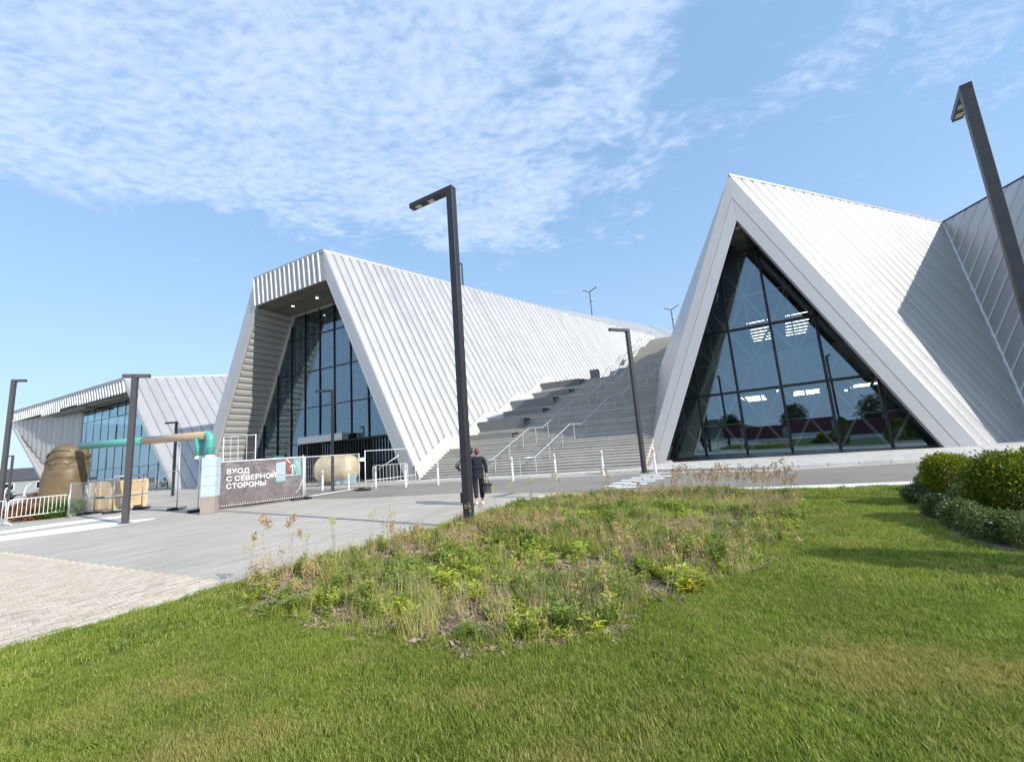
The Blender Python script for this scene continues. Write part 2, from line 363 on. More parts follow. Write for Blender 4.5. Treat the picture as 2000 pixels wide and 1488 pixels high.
M['grassground'] = foliage('lawn_thatch', (0.06, 0.09, 0.008), (0.12, 0.14, 0.02), None, 0.0, 6)
M['weed'] = foliage('weed_leaves', (0.20, 0.26, 0.03), (0.46, 0.50, 0.08), (0.62, 0.54, 0.22), 0.35, 1.5)
M['lime'] = foliage('lime_leaves', (0.34, 0.43, 0.05), (0.60, 0.64, 0.11), (0.55, 0.42, 0.03), 0.4, 2)
M['dryweed'] = foliage('dry_weed_stems', (0.38, 0.31, 0.16), (0.60, 0.52, 0.30), (0.42, 0.27, 0.14), 0.15, 3)
M['bluegreen'] = foliage('blue_green_leaves', (0.17, 0.24, 0.05), (0.33, 0.40, 0.09), None, 0.3, 2)
M['thuja'] = foliage('thuja_sprays', (0.09, 0.145, 0.012), (0.27, 0.29, 0.02), (0.46, 0.38, 0.04), 0.3, 4)
M['shrub'] = foliage('shrub_leaves', (0.08, 0.125, 0.035), (0.18, 0.22, 0.07), None, 0.3, 4)
M['petal'] = mat('white_petals', (0.82, 0.82, 0.80), 0.6)
M['russet'] = foliage('russet_leaves', (0.13, 0.05, 0.02), (0.24, 0.10, 0.03), None, 0.2, 3)
M['hedge'] = foliage('hedge_leaves', (0.05, 0.11, 0.015), (0.12, 0.20, 0.03), None, 0.3, 4)
M['tree'] = foliage('far_tree_leaves', (0.025, 0.045, 0.015), (0.06, 0.09, 0.03), None, 0.2, 0.6)
M['bark'] = mat('bark', (0.08, 0.06, 0.045), 0.9, bump=0.6, bscale=20)
M['chips'] = mat('bark_chips', (0.27, 0.205, 0.14), 0.9, var=0.6, vscale=25)

# ------------------------------------------------------------------ the ground
def sheet(name, pts, z, m, label=None):
    mb = MB(); mb.poly([(p[0], p[1], z) for p in pts]); o = structure(mb.build(name, m, fix=False))
    if label: o['label'] = label
    if o.data.polygons[0].normal.z < 0: o.data.flip_normals()
    return o
GP = [gnd(*q) for q in ((0, 0), (1, 1))]
sheet('ground', [(-900, -900), (900, -900), (900, 1200), (-900, 1200)], -0.02, M['terrain'], 'ground reaching to the horizon')
sheet('plaza_paving', [(-120, -60), (80, -60), (80, 130), (-120, 130)], -0.004, M['plaza'], 'grey slab paving of the plaza')
def gp(L, z=0.0): return [gnd(*q, z) for q in L]
lawn_edge_px = [(0, 1270), (100, 1243), (250, 1200), (340, 1175), (430, 1147), (540, 1121), (640, 1095), (730, 1066), (830, 1040), (905, 1020), (1000, 989), (1060, 973), (1150, 966), (1300, 962), (1500, 959), (1797, 950)]
edge = gp(lawn_edge_px)
e0 = edge[0] + (edge[0] - edge[1]) / np.linalg.norm(edge[0] - edge[1]) * 10
e1 = edge[-1] + V3(0.97, -0.22, 0) * 25
lawn_poly = [e0] + edge + [e1, e1 + V3(0, -45, 0), V3(e0[0], -40, 0)]
# road, far pavement and kerb
roadn = gp([(470, 992), (592, 974), (700, 973), (907, 962), (1119, 962), (1230, 956), (1500, 949), (1797, 938)]); roadn.append(roadn[-1] + (roadn[-1] - roadn[-2]) * 4)
roadf = gp([(600, 955), (760, 948), (954, 936), (1080, 932.5), (1260, 925), (1500, 920), (1800, 903), (2000, 892)]); roadf.append(roadf[-1] + (roadf[-1] - roadf[-2]) * 4)
sheet('road', roadn + roadf[::-1], 0.0, M['asphalt'], 'asphalt service road in front of the halls')
nl = gp([(1040, 969), (1119, 964), (1230, 957.5), (1500, 951), (1797, 940)]); nl.append(nl[-1] + (nl[-1] - nl[-2]) * 4)
lo = [p + V3(0.1, -0.2, 0) * 0 for p in edge[11:]] + [e1]
kb = MB()
for i in range(len(nl) - 1):
    a, b = nl[i], nl[i + 1]; d = (b - a) / np.linalg.norm(b - a); nn = V3(d[1], -d[0], 0)
    kb.add([V3(*a[:2], 0.004), V3(*b[:2], 0.004), V3(*(b + nn * 0.55)[:2], 0.004), V3(*(a + nn * 0.55)[:2], 0.004)], [(0, 3, 2, 1)])
tag(structure(kb.build('white_stone_path_edge', M['stone'], fix=False)), 'white stone band beside the road')
sheet('near_footpath', [p - V3(0, 0.0, 0) for p in gp([(1060, 974), (1119, 968), (1230, 961), (1500, 955), (1797, 944)])] + [edge[-1] + V3(0, -.05, 0), edge[-2], edge[-3], edge[-4], edge[-5]], 0.0, M['walk'], 'pale footpath between road and lawn')
kerbpath = gp([(822, 940), (954, 934), (1080, 929.5), (1260, 921), (1500, 916), (1800, 899), (2000, 888)]); kerbpath.append(kerbpath[-1] + (kerbpath[-1] - kerbpath[-2]) * 4)
backp = [p + az(16) * 8 for p in kerbpath]
fw = MB(); zt = 0.10
for i in range(len(kerbpath) - 1):
    a, b, c, d = kerbpath[i], kerbpath[i + 1], backp[i + 1], backp[i]
    h1 = 0.012 if i < 3 else zt * 0.9 ; h2 = 0.012 if i < 2 else zt * 0.9
    fw.add([V3(*a[:2], h1), V3(*b[:2], h2), V3(*c[:2], h2 + .01), V3(*d[:2], h1 + .01), V3(*a[:2], -.01), V3(*b[:2], -.01)], [(0, 1, 2, 3), (4, 5, 1, 0)])
tag(structure(fw.build('far_pavement', M['walk'], fix=False)), 'pale raised pavement along the halls')
kb = 0
for i in range(3, len(kerbpath) - 1):
    a, b = kerbpath[i], kerbpath[i + 1]; L = np.linalg.norm(b - a); n = max(1, int(L / 1.0)); d = (b - a) / L; nn = V3(d[1], -d[0], 0)
    for k in range(n):
        p, q = a + d * (L * k / n + .008), a + d * (L * (k + 1) / n - .008)
        mb = MB(); mb.box((p + q) / 2 + nn * 0.06 + V3(0, 0, 0.05), (q - p) / 2, nn * 0.07, V3(0, 0, 0.058)); o = mb.build('kerb_stone', M['kerb'], bevel=0.012)
        if kb == 0: kroot = o; tag(structure(o), 'granite kerb along the far pavement')
        else: o.parent = kroot
        kb += 1
# checkered crossing marks
marks = [(1268, 928.0), (1290, 930.2), (1251, 932.6), (1273, 935.0), (1232, 937.6), (1255, 940.0), (1216, 943.0), (1238, 945.5), (1203, 948.5), (1222, 951.5)]
root = None
for (u, v) in marks:
    c = gnd(u, v); T = az(-74); Nn = az(16)
    mb = MB(); h = 0.21; 
    mb.add([c + T * .42 - Nn * h + V3(0, 0, .006), c - T * .42 - Nn * h + V3(0, 0, .006), c - T * .42 + Nn * h + V3(.1, 0, .006), c + T * .42 + Nn * h + V3(.1, 0, .006)], [(0, 1, 2, 3)])
    o = mb.build('painted_square', M['paint'], fix=False)
    if root is None: root = o; o.name = 'road_marking'; tag(o, 'white checker crossing marks painted on the road', kind='structure')
    else: o.parent = root
# white stone bands on the left
sheet('white_paving_band', gp([(-150, 1060), (0, 1036.5), (120, 1020), (240, 1006.5), (246, 1010), (120, 1026.5), (0, 1043.5), (-150, 1068)]), 0.003, M['stone'], 'upper white stone band across the plaza')
sheet('white_paving_band', gp([(-150, 1070), (0, 1046.8), (178, 1023.5), (306, 1011), (300, 1014), (213, 1029.5), (0, 1057.5), (-150, 1082)]), 0.003, M['stone'], 'lower white stone band across the plaza')

# beige pavers
def inside(p, poly):
    x, y = p[0], p[1]; c = False; n = len(poly)
    for i in range(n):
        a, b = poly[i], poly[(i + 1) % n]
        if (a[1] > y) != (b[1] > y) and x < (b[0] - a[0]) * (y - a[1]) / (b[1] - a[1]) + a[0]: c = not c
    return c
bp0 = gnd(430, 1138); bd = az(-63); bn_ = az(27)
bcol = [mat('beige_paver_a', (0.51, 0.435, 0.345), 0.8, var=0.12, vscale=9, bump=.3, bscale=90), mat('beige_paver_b', (0.60, 0.52, 0.425), 0.8, var=0.1, vscale=9, bump=.3, bscale=90), mat('beige_paver_c', (0.45, 0.38, 0.295), 0.8, var=0.12, vscale=9, bump=.3, bscale=90)]
beige_area = [bp0, bp0 + bd * 30, bp0 + bd * 30 - bn_ * 14, V3(-4, -3, 0)] + [e0] + edge[:5]
psub = structure(MB().poly([(p[0], p[1], 0.001) for p in [bp0, bp0 + bd * 30, bp0 + bd * 30 - bn_ * 14, e0 - V3(2, 0, 0), e0] + edge[:5]]).build('beige_paving', mat('sand_joint', (0.62, 0.54, 0.44), 0.9, var=.1), fix=False))
psub['label'] = 'beige block paving beside the lawn'
if psub.data.polygons[0].normal.z < 0: psub.data.flip_normals()
pav = []
LW, RW = 0.175, 0.060
for j in range(0, 165):       # courses along bd
    for i in range(0, 66):
        if j * RW > 9.5 or i * LW > 11: continue
        off = 0.5 * (j % 2)
        c = bp0 + bd * (RW * (j + .5)) - bn_ * (LW * (i + .5 + off * (1 if j % 2 else 0) + .13 * ((j * 7) % 3)) - LW * .5)
        if c[1] < 1.5: continue
        dl = (c - V3(0, 0, 0))[:2] 
        if any(inside(c + s1 * bd * .03 + s2 * bn_ * .09, lawn_poly) for s1 in (-1, 1) for s2 in (-1, 1)): continue
        pz = c - CP; w_ = pz @ Fw
        if w_ < 0.5: continue
        u = 1000 + F * (pz @ Rc) / w_
        if u < -60: continue
        pav.append((np.linalg.norm(pz), c))
pav.sort(key=lambda k: k[0])
pm = []
for mm in bcol:
    b_ = MB(); b_.box((0, 0, 0), bn_ * (LW / 2 - .006), bd * (RW / 2 - .005), (0, 0, .005)); me = bpy.data.meshes.new('paver'); me.from_pydata(b_.v, [], b_.f); me.materials.append(mm); pm.append(me)
for k, (d_, c) in enumerate(pav[:300]):
    o = bpy.data.objects.new('paver', pm[random.choice((0, 0, 1, 1, 2))]); COL.objects.link(o); o.parent = psub; o.location = (c[0], c[1], .005 + random.uniform(-.0012, .0012)); o.rotation_euler = (random.gauss(0, .004), random.gauss(0, .004), random.gauss(0, .004))
for q_ in range(3):
    b_ = MB()
    for k, (d_, c) in enumerate(pav[300:]):
        if k * 7 % 3 == q_: b_.box(c + V3(0, 0, .005 + random.uniform(-.0012, .0012)), bn_ * (LW / 2 - .006), bd * (RW / 2 - .005), (0, 0, .005))
    o = b_.build('pavers', bcol[q_], psub, fix=False); o['kind'] = 'stuff'
# steel edging of the lawn
mb = MB()
for i in range(len(edge) - 1): 
    if i < 11: mb.bar(edge[i] + V3(0, 0, .012), edge[i + 1] + V3(0, 0, .012), .05, .05)
tag(mb.build('lawn_edging', M['kerb']), 'narrow grey edging along the lawn', 'edging')

# ------------------------------------------------------------------ cladding tools
def rows_of(poly2, a):
    bs = []; n = len(poly2)
    for i in range(n):
        (a0, b0), (a1, b1) = poly2[i], poly2[(i + 1) % n]
        if a0 == a1: 
            if abs(a - a0) < 1e-6: bs += [b0, b1]
            continue
        if min(a0, a1) - 1e-9 <= a <= max(a0, a1) + 1e-9: bs.append(b0 + (b1 - b0) * (a - a0) / (a1 - a0))
    return (min(bs), max(bs)) if bs else None
def clad(parent, O, U, E, poly2, width, bulge, m, name='cladding_panel', nb=16, skew=0.0, dent=0.0, gap=0.035, seam=0.0, outward=None, maxn=400):
    O, U, E = (np.asarray(q, float) for q in (O, U, E)); N = np.cross(U, E); N /= np.linalg.norm(N)
    if outward is not None and N @ outward < 0: N = -N
    a_lo, a_hi = min(p[0] for p in poly2), max(p[0] for p in poly2); k = 0; a = a_lo
    while a < a_hi - 1e-3 and k < maxn:
        a1 = min(a + width, a_hi)
        ts = (0, .035, .2, .4, .6, .8, .965, 1) if bulge > 0 else (0, 1)
        dn = [(random.random(), random.uniform(-1, 1), random.uniform(.012, .05)) for _ in range(random.choice((0, 1, 2, 3, 4)))] if dent else []
        vs = []; cols = []; wv = random.uniform(0, 6)
        for t_ in ts:
            aa = a + gap / 2 + (a1 - a - gap) * t_; aa = min(max(aa, a_lo + 1e-5), a_hi - 1e-5)
            r_ = rows_of(poly2, aa)
            if r_ is None: break
            col = []
            for j in range(nb + 1):
                f = j / nb; b = r_[0] + (r_[1] - r_[0]) * f
                sh = (math.sin(math.pi * t_) ** 0.7 if 0 < t_ < 1 else 0)
                h = bulge * (sh + skew * (t_ if t_ < .97 else 0)) 
                if t_ in (0, 1): h = -0.045
                for (fc, am, wd) in dn: h += dent * am * math.exp(-((f + .06 * (t_ - .5) - fc) / wd) ** 2) * sh
                if dent: h += dent * .22 * math.sin(f * 37 + wv + 3 * t_) * sh * math.sin(f * 3.1 * wv)
                col.append(O + U * aa + E * b + N * h)
            cols.append(col)
        if len(cols) == len(ts):
            mb = MB(); n1 = nb + 1
            for c_ in cols: mb.v += [tuple(p) for p in c_]
            for i in range(len(cols) - 1):
                for j in range(nb): mb.f.append((i * n1 + j, (i + 1) * n1 + j, (i + 1) * n1 + j + 1, i * n1 + j + 1))
            if bulge == 0:
                mb = MB(); q4 = [cols[0][0], cols[-1][0], cols[-1][-1], cols[0][-1]]; mb.prism(q4, -N * 0.04)
                # lapped edge
            o = mb.build(name, m, parent, smooth=bulge > 0, fix=bulge == 0)
            if bulge > 0:
                nn = o.data.polygons[0].normal
                if np.array(nn) @ N < 0: o.data.flip_normals()
        a = a1; k += 1
    # backing sheet
    mb = MB(); mb.poly([O + U * p[0] + E * p[1] - N * 0.05 for p in poly2]); mb.build(name.replace('panel', 'backing'), M['bin'], parent, fix=False)
def coords(P, O, U, E):
    A_ = np.array([U, E]).T; r_, *_ = np.linalg.lstsq(A_, np.asarray(P) - O, rcond=None); return tuple(r_)
def line2(p, q):   # half plane normal and offset, normal points to the left of p->q
    d = np.array(q, float) - np.array(p, float); n = np.array([-d[1], d[0]]); n /= np.linalg.norm(n); return n, n @ np.array(p, float)
def glazing(parent, O, T, poly, vlines, hlines, m, mw=0.09, md=0.14, inset=0.03, back=None, lat=None, namep='glass_pane'):
    """O origin on the plane, T unit horizontal; poly, lines in (h, z) coordinates; vlines sorted by h, hlines sorted by z as ((h,z),(h,z))"""
    Nn = np.cross(T, UPV); Nn = Nn if Nn @ (CP - O) > 0 else -Nn
    P = lambda q: O + T * q[0] + UPV * (q[1] - O[2])
    vs = [None] + [line2(*v) for v in vlines] + [None]; hs = [None] + [line2(*h) for h in hlines] + [None]
    cells = []
    for i in range(len(vs) - 1):
        for j in range(len(hs) - 1):
            p = [np.array(q, float) for q in poly]
            if vs[i] is not None: p = clip(p, -np.abs(vs[i][0]) * np.sign(vs[i][0][0]) * np.sign(vs[i][0]), 0) if False else clip(p, *(lambda n, d: ((-n, -d) if n[0] > 0 else (n, d)))(*vs[i]))
            if len(p) > 2 and vs[i + 1] is not None: p = clip(p, *(lambda n, d: ((n, d) if n[0] > 0 else (-n, -d)))(*vs[i + 1]))
            if len(p) > 2 and hs[j] is not None: p = clip(p, *(lambda n, d: ((-n, -d) if n[1] > 0 else (n, d)))(*hs[j]))
            if len(p) > 2 and hs[j + 1] is not None: p = clip(p, *(lambda n, d: ((n, d) if n[1] > 0 else (-n, -d)))(*hs[j + 1]))
            if len(p) < 3: continue
            p = [q for k_, q in enumerate(p) if np.linalg.norm(q - p[k_ - 1]) > 1e-3]
            if len(p) < 3: continue
            ar = 0.5 * abs(sum(p[k_ - 1][0] * p[k_][1] - p[k_][0] * p[k_ - 1][1] for k_ in range(len(p))))
            if ar < 0.05: continue
            tilt = Nn + T * random.gauss(0, .006) + UPV * random.gauss(0, .006)
            c_ = sum(p) / len(p); mb = MB(); pts = []
            for q in p:
                w3 = P(q); w3 = w3 - Nn * ((w3 - P(c_)) @ tilt); pts.append(w3)
            mb.poly(pts); o = mb.build(namep, m, parent, fix=False)
            if np.array(o.data.polygons[0].normal) @ Nn < 0: o.data.flip_normals()
            cells.append((i, j, p))
    def seg(p, q, wd, dp, nm='mullion', mt=None):
        # clip segment to polygon
        p, q = np.array(p, float), np.array(q, float); cen = sum(np.array(k_, float) for k_ in poly) / len(poly); t0, t1 = 0., 1.
        for k_ in range(len(poly)):
            n_, d_ = line2(poly[k_], poly[(k_ + 1) % len(poly)])
            if n_ @ cen > d_: n_, d_ = -n_, -d_
            fa, fb = n_ @ p - d_, n_ @ q - d_
            if fa > 0 and fb > 0: return
            if fa > 0: t0 = max(t0, fa / (fa - fb))
            elif fb > 0: t1 = min(t1, fa / (fa - fb))
        if t1 - t0 < 1e-3: return
        A_, B_ = p + (q - p) * t0, p + (q - p) * t1
        if np.linalg.norm(A_ - B_) < .15: return
        mb = MB(); mb.bar(P(A_) + Nn * .03, P(B_) + Nn * .03, wd, dp, up=Nn); return mb.build(nm, mt or M['mull'], parent)
    ext = 60
    for (p, q) in vlines:
        d = np.array(q, float) - np.array(p, float); d /= np.linalg.norm(d); seg(np.array(p) - d * ext, np.array(q) + d * ext, mw, md)
    for (p, q) in hlines:
        d = np.array(q, float) - np.array(p, float); d /= np.linalg.norm(d); seg(np.array(p) - d * ext, np.array(q) + d * ext, mw * .98, 0.12)
    return cells, P, Nn
def strut(parent, P, Nn, a, b, poly, back, wd):
    p, q = np.array(a, float), np.array(b, float); cen = sum(np.array(k_, float) for k_ in poly) / len(poly); t0, t1 = 0., 1.
    for k_ in range(len(poly)):
        n_, d_ = line2(poly[k_], poly[(k_ + 1) % len(poly)])
        if n_ @ cen > d_: n_, d_ = -n_, -d_
        fa, fb = n_ @ p - d_, n_ @ q - d_
        if fa > 0 and fb > 0: return
        if fa > 0: t0 = max(t0, fa / (fa - fb))
        elif fb > 0: t1 = min(t1, fa / (fa - fb))
    if t1 - t0 < 1e-2: return
    A_, B_ = p + (q - p) * t0, p + (q - p) * t1
    if np.linalg.norm(A_ - B_) < .4: return
    mb = MB(); mb.bar(P(A_) - Nn * back, P(B_) - Nn * back, wd, wd * .8, up=Nn); mb.build('lattice_strut', M['lattice'], parent)
def hz_(P, O, T): return ((P - O) @ T, P[2])

# ------------------------------------------------------------------ middle hall
GD = az(117)            # portal direction, to the right and nearer
NPL = az(27)            # normal of the portals, away from the camera
BR = gnd(818, 937)
hall = empty('exhibition_hall', BR, 'large silver metal clad hall with tapered glazed portal beside the stairs', 'building')
fp = lambda u, v: pl(u, v, BR, NPL)
TR, TL = fp(632, 490), fp(497, 548); TL = V3(TL[0], TL[1], TR[2] - .05)
iTR, iTL = fp(637, 547), fp(500, 598)
def toground(a, b): return b + (b - a) * b[2] / (a[2] - b[2])
BL = toground(TL, fp(415, 842)); iBL = toground(iTL, fp(431, 845)); iBR = toground(iTR, fp(775, 896))
for nm, ps in (('fascia_panel', [TR, iTR, iBR, BR]), ('fascia_panel', [TL, iTL, iBL, BL])):
    A_, B_, C_, D_ = ps; ma, mc = A_ + (B_ - A_) * .62, D_ + (C_ - D_) * .62
    MB().prism([A_, ma, mc, D_], NPL * .30).build(nm, M['fascia'], hall); e = (B_ - ma) / np.linalg.norm(B_ - ma) * .02
    MB().prism([ma + e + NPL * .012, B_ + NPL * .012, C_ + NPL * .012, mc + e + NPL * .012], NPL * .28).build(nm, M['fascia'], hall)
MB().prism([TL + NPL * .02, TR + NPL * .02, iTR + NPL * .02, iTL + NPL * .02], NPL * .27).build('fascia_backing', M['grey'], hall)
n = 15
for k in range(n):
    f0, f1 = (k + .10) / n, (k + .95) / n
    a, b = TL + (TR - TL) * f0, TL + (TR - TL) * f1; c, d = iTL + (iTR - iTL) * f1, iTL + (iTR - iTL) * f0
    MB().prism([a, b, c, d], -NPL * .05).build('fascia_slat', M['grey'], hall)
    x0, x1 = TL + (TR - TL) * (k / n + .0), iTL + (iTR - iTL) * (k / n + .0)
    MB().bar(x0 - NPL * .07, x1 - NPL * .07, .11, .14, up=NPL).build('white_batten', M['whitestrip'], hall)
MB().bar(TL - NPL * .03, TR - NPL * .03, .10, .34, up=UPV).build('roof_trim', M['grey'], hall)
# right flank
W48 = az(48); ES = (TR - BR); LS = np.linalg.norm(ES); ES = ES / LS; NS = np.cross(W48, ES); NS = NS / np.linalg.norm(NS); NS = NS if NS @ (CP - BR) > 0 else -NS
RE = pl(1275, 655, BR, NS); are, bre = coords(RE, BR, W48, ES)
flank = [(0, 0), (are, 0), (are, bre), (0, LS)]
clad(hall, BR, W48, ES, flank, 0.70, 0.050, M['clad'], nb=44, skew=0.25, dent=0.055, outward=NS)
MB().bar(TR + NS * .02, RE + NS * .02, .10, .16, up=UPV).build('roof_trim', M['grey'], hall)
# roof and left flank
BKL, BKR = (TL + az(20) * 45) * V3(1, 1, 0) + UPV * 11, (RE + az(-42) * 14) * V3(1, 1, 0) + UPV * 12
MB().poly([TL, TR, RE, BKR, BKL]).build('roof', M['clad_flat'], hall)
MB().poly([TL, BL, BL + az(17) * 45, BKL]).build('flank_wall', M['clad_flat'], hall)
MB().poly([BKL, BKR, V3(*BKR[:2], 0), V3(*BKL[:2], 0)]).build('rear_wall', M['clad_flat'], hall)
# recess
zs = (iTL[2] + iTR[2]) / 2
D2 = NPL * 3.75
gTL, gTR, gBL, gBR = iTL + D2, iTR + D2, iBL + D2, iBR + D2
s_ = MB(); s_.prism([iTL + NPL * .3, iTR + NPL * .3, gTR, gTL], UPV * .05).build('soffit', M['soffit'], hall)
nbd = 12
for k in range(nbd):
    a0, a1 = iTL + D2 * ((k + .03) / nbd), iTL + D2 * ((k + .97) / nbd); b0, b1 = iTR + D2 * ((k + .03) / nbd), iTR + D2 * ((k + .97) / nbd)
    MB().prism([a0, b0, b1, a1], -UPV * .025).build('soffit_board', M['soffit'], hall)
for (u, v) in ((572, 598), (619, 582)):
    p = gnd(u, v, zs - .04); MB().lathe([(.11, 0), (.11, -.03), (.05, -.035)], p, 12).build('downlight', M['light'], hall)
UL = (iBL - iTL); LL = np.linalg.norm(UL); UL /= LL
clad(hall, iTL + NPL * .3, UL, NPL, [(0, 0), (LL, 0), (LL, 3.4), (0, 3.4)], 0.62, 0.055, M['rib'], 'lining_panel', nb=3, outward=GD)
UL2 = (iBR - iTR); LL2 = np.linalg.norm(UL2); UL2 /= LL2
clad(hall, iTR + NPL * .3, UL2, NPL, [(0, 0), (LL2, 0), (LL2, 3.4), (0, 3.4)], 0.62, 0.055, M['rib'], 'lining_panel', nb=3, outward=-GD)
# glass
GO = gBR.copy(); gz = lambda P: hz_(P, GO, GD); gp2 = lambda u, v: gz(pl(u, v, GO, NPL))
fw_ = .42
polyG = [gz(gTL), gz(gTR), gz(gBR), gz(gBL)]
for (a, b, sgn) in ((gTL, gBL, 1), (gTR, gBR, -1)):
    MB().prism([a, b, b + GD * fw_ * sgn, a + GD * fw_ * sgn], -NPL * .10).build('glazing_frame', M['fascia'], hall)
MB().prism([gTL, gTR, gTR - UPV * .28, gTL - UPV * .28], -NPL * .07).build('glazing_frame', M['grey'], hall)
vl = []
for (x, y) in ((515.4, 896), (541.7, 896), (568.7, 896), (596, 896), (625.6, 896), (655, 890), (688, 880), (722, 865)):
    h_ = gp2(x, y)[0]; vl.append(((h_, 0), (h_, 10)))
hl = []
for (p, q) in (((497, 882), (757, 843)), ((520, 812.6), (729, 773.7)), ((545, 740.6), (700.6, 703.5)), ((569, 667), (673, 637.7))):
    a, b = gp2(*p), gp2(*q); z_ = (a[1] + b[1]) / 2; hl.append(((-30, z_), (5, z_)))
vl.sort(key=lambda k: k[0][0])
cells, P_, N_ = glazing(hall, GO, GD, polyG, vl, hl, M['glass'], 0.08)
zr = [0] + [h[0][1] for h in hl] + [hl[-1][0][1] + 3.2]; xs = [v[0][0] for v in vl]; xs = [xs[0] - 1.1] + xs + [xs[-1] + 1.2]
for i in range(len(xs)):
    strut(hall, P_, N_, (xs[i] + .18, 0), (xs[i] + .18, 20), polyG, 0.45, .14)
    strut(hall, P_, N_, (xs[i] + .45, 0), (xs[i] + .45, 20), polyG, .9, .07)
    if i + 1 < len(xs):
        for j in range(len(zr) - 1):
            zm = (zr[j] + zr[j + 1]) / 2
            strut(hall, P_, N_, (xs[i], zm + .1), (xs[i + 1], zr[j] if (j % 2) else zr[j]), polyG, 0.5, .085)
            strut(hall, P_, N_, (xs[i] + .05, zm), (xs[i + 1], zr[j + 1]), polyG, 0.55, .085)
for j in range(len(zr) - 1):
    zm = (zr[j] + zr[j + 1]) / 2; strut(hall, P_, N_, (-30, zm), (5, zm), polyG, .65, .08)
# interior
fl = [gBL + NPL * .1, gBR + NPL * .1, gBR + NPL * 22, gBL + NPL * 22]
MB().prism([p + UPV * .02 for p in fl], UPV * .02).build('interior_floor', M['innerfloor'], hall)
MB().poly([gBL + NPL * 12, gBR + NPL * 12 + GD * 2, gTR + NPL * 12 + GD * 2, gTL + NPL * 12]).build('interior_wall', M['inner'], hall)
# entrance: dark fins, door header, mint doors
zt4 = hl[0][0][1]
hL, hR = gp2(594, 900)[0], gz(gBR)[0] - .3
nf = 46
for k in range(nf):
    h_ = hL + (hR - hL) * k / (nf - 1); c = GO + GD * h_ - NPL * .55
    top = zt4 - .15; 
    MB().box(c + UPV * top / 2, GD * .028, NPL * .09, UPV * top / 2).build('entrance_fin', M['black'], hall)
MB().box(GO + GD * (hL + hR) / 2 - NPL * .40 + UPV * (zt4 - .1), GD * (hR - hL) / 2, NPL * .05, UPV * .09).build('fin_rail', M['black'], hall)
a, b = gp2(603, 880), gp2(689, 868); c = GO + GD * (a[0] + b[0]) / 2 - NPL * .8 + UPV * (zt4 + .22)
MB().box(c, GD * (b[0] - a[0]) / 2, NPL * .35, UPV * .30).build('door_header', M['fascia'], hall, bevel=.02)
hd = gp2(537, 893)[0], gp2(558, 890)[0]
for k in range(2):
    x0 = hd[0] + (hd[1] - hd[0]) * k / 2; x1 = hd[0] + (hd[1] - hd[0]) * (k + 1) / 2 - .04
    MB().box(GO + GD * (x0 + x1) / 2 - NPL * .12 + UPV * 1.75, GD * (x1 - x0) / 2, NPL * .03, UPV * .85).build('door_leaf', M['teal'], hall)
# clear balustrade on the roof edge
bal = empty('roof_balustrade', TR + W48 * 1.2, 'clear glass balustrade along the roof edge of the middle hall', 'railing')
for k in range(7):
    p0 = TR + (RE - TR) * ((k * 1.55 + .6) / 48) + az(-42) * .55; p1 = TR + (RE - TR) * ((k * 1.55 + 2.1) / 48) + az(-42) * .55
    MB().prism([p0, p1, p1 + UPV * 0.85, p0 + UPV * .85], az(-42) * .012).build('glass_panel', M['clear'], bal)
    MB().bar(p0, p0 + UPV * .85, .03).build('clamp_post', M['galv'], bal)

# ------------------------------------------------------------------ right A-frame hall
PL_, PR_ = gnd(1260, 910), gnd(1914, 874); TA = (PR_ - PL_) / np.linalg.norm(PR_ - PL_); NA = np.cross(TA, UPV); NA = NA if NA[1] > 0 else -NA
apex = pl(1423, 343, PL_, NA); iap = pl(1439, 430, PL_, NA); iL = toground(iap, pl(1330, 810, PL_, NA)); iL = gnd(1299, 911) ; iL = pl(1299, 911, PL_, NA); iL[2] = 0; iR = pl(1849, 876, PL_, NA); iR[2] = 0
ah = empty('triangular_hall', PL_, 'white metal triangular hall with a tall tinted glass gable', 'building')
for ps in ([apex, iap, iL, PL_], [apex, iap, iR, PR_]):
    A_, B_, C_, D_ = ps; f = .52 if ps[2] is iR else .45
    ma, mc = A_ + (B_ - A_) * f, D_ + (C_ - D_) * f; e = (C_ - D_) / np.linalg.norm(C_ - D_) * .015
    MB().prism([A_, ma, mc, D_], NA * .30).build('fascia_panel', M['fascia'], ah)
    MB().prism([ma + e + NA * .01, B_ + e * 0 + NA * .01, C_ + NA * .01, mc + e + NA * .01], NA * .28).build('fascia_panel', M['fascia'], ah)
RD = gnd(1840, 435, apex[2]); E4 = RD; RDv = (E4 - apex) / np.linalg.norm(E4 - apex)
EA = apex - PR_; LA = np.linalg.norm(EA); EA /= LA
NF = np.cross(RDv, EA); NF /= np.linalg.norm(NF); NF = NF if NF @ (CP - PR_) > 0 else -NF
V4 = pl(1997, 785, PR_, NF); V0 = V4 + (V4 - E4) * V4[2] / (E4[2] - V4[2]) * 1.0
face = [coords(q, PR_, RDv, EA) for q in (PR_, V0, E4, apex)]
face[0] = (0, 0)
clad(ah, PR_, RDv, EA, [(0, 0), face[1], face[2], (0, LA)], 0.93, 0.030, M['clad_flat'], nb=14, skew=.5, dent=0.006, outward=NF)
MB().bar(apex + NF * .02, E4 + NF * .02, .12, .12).build('ridge_trim', M['clad_flat'], ah)
lb = PL_ + RDv * 1.0
AB = apex + az(24) * 30
MB().poly([apex + NA * .2, PL_ + NA * .2, PL_ + az(13) * 28, AB]).build('flank_wall', M['clad_flat'], ah)
MB().poly([apex + NA * .2 - UPV * .1, E4 - UPV * .1, AB]).build('roof', M['clad_flat'], ah)
MB().poly([E4 - UPV * .05, V0, PL_ + az(13) * 28, AB]).build('rear_wall', M['inner'], ah)
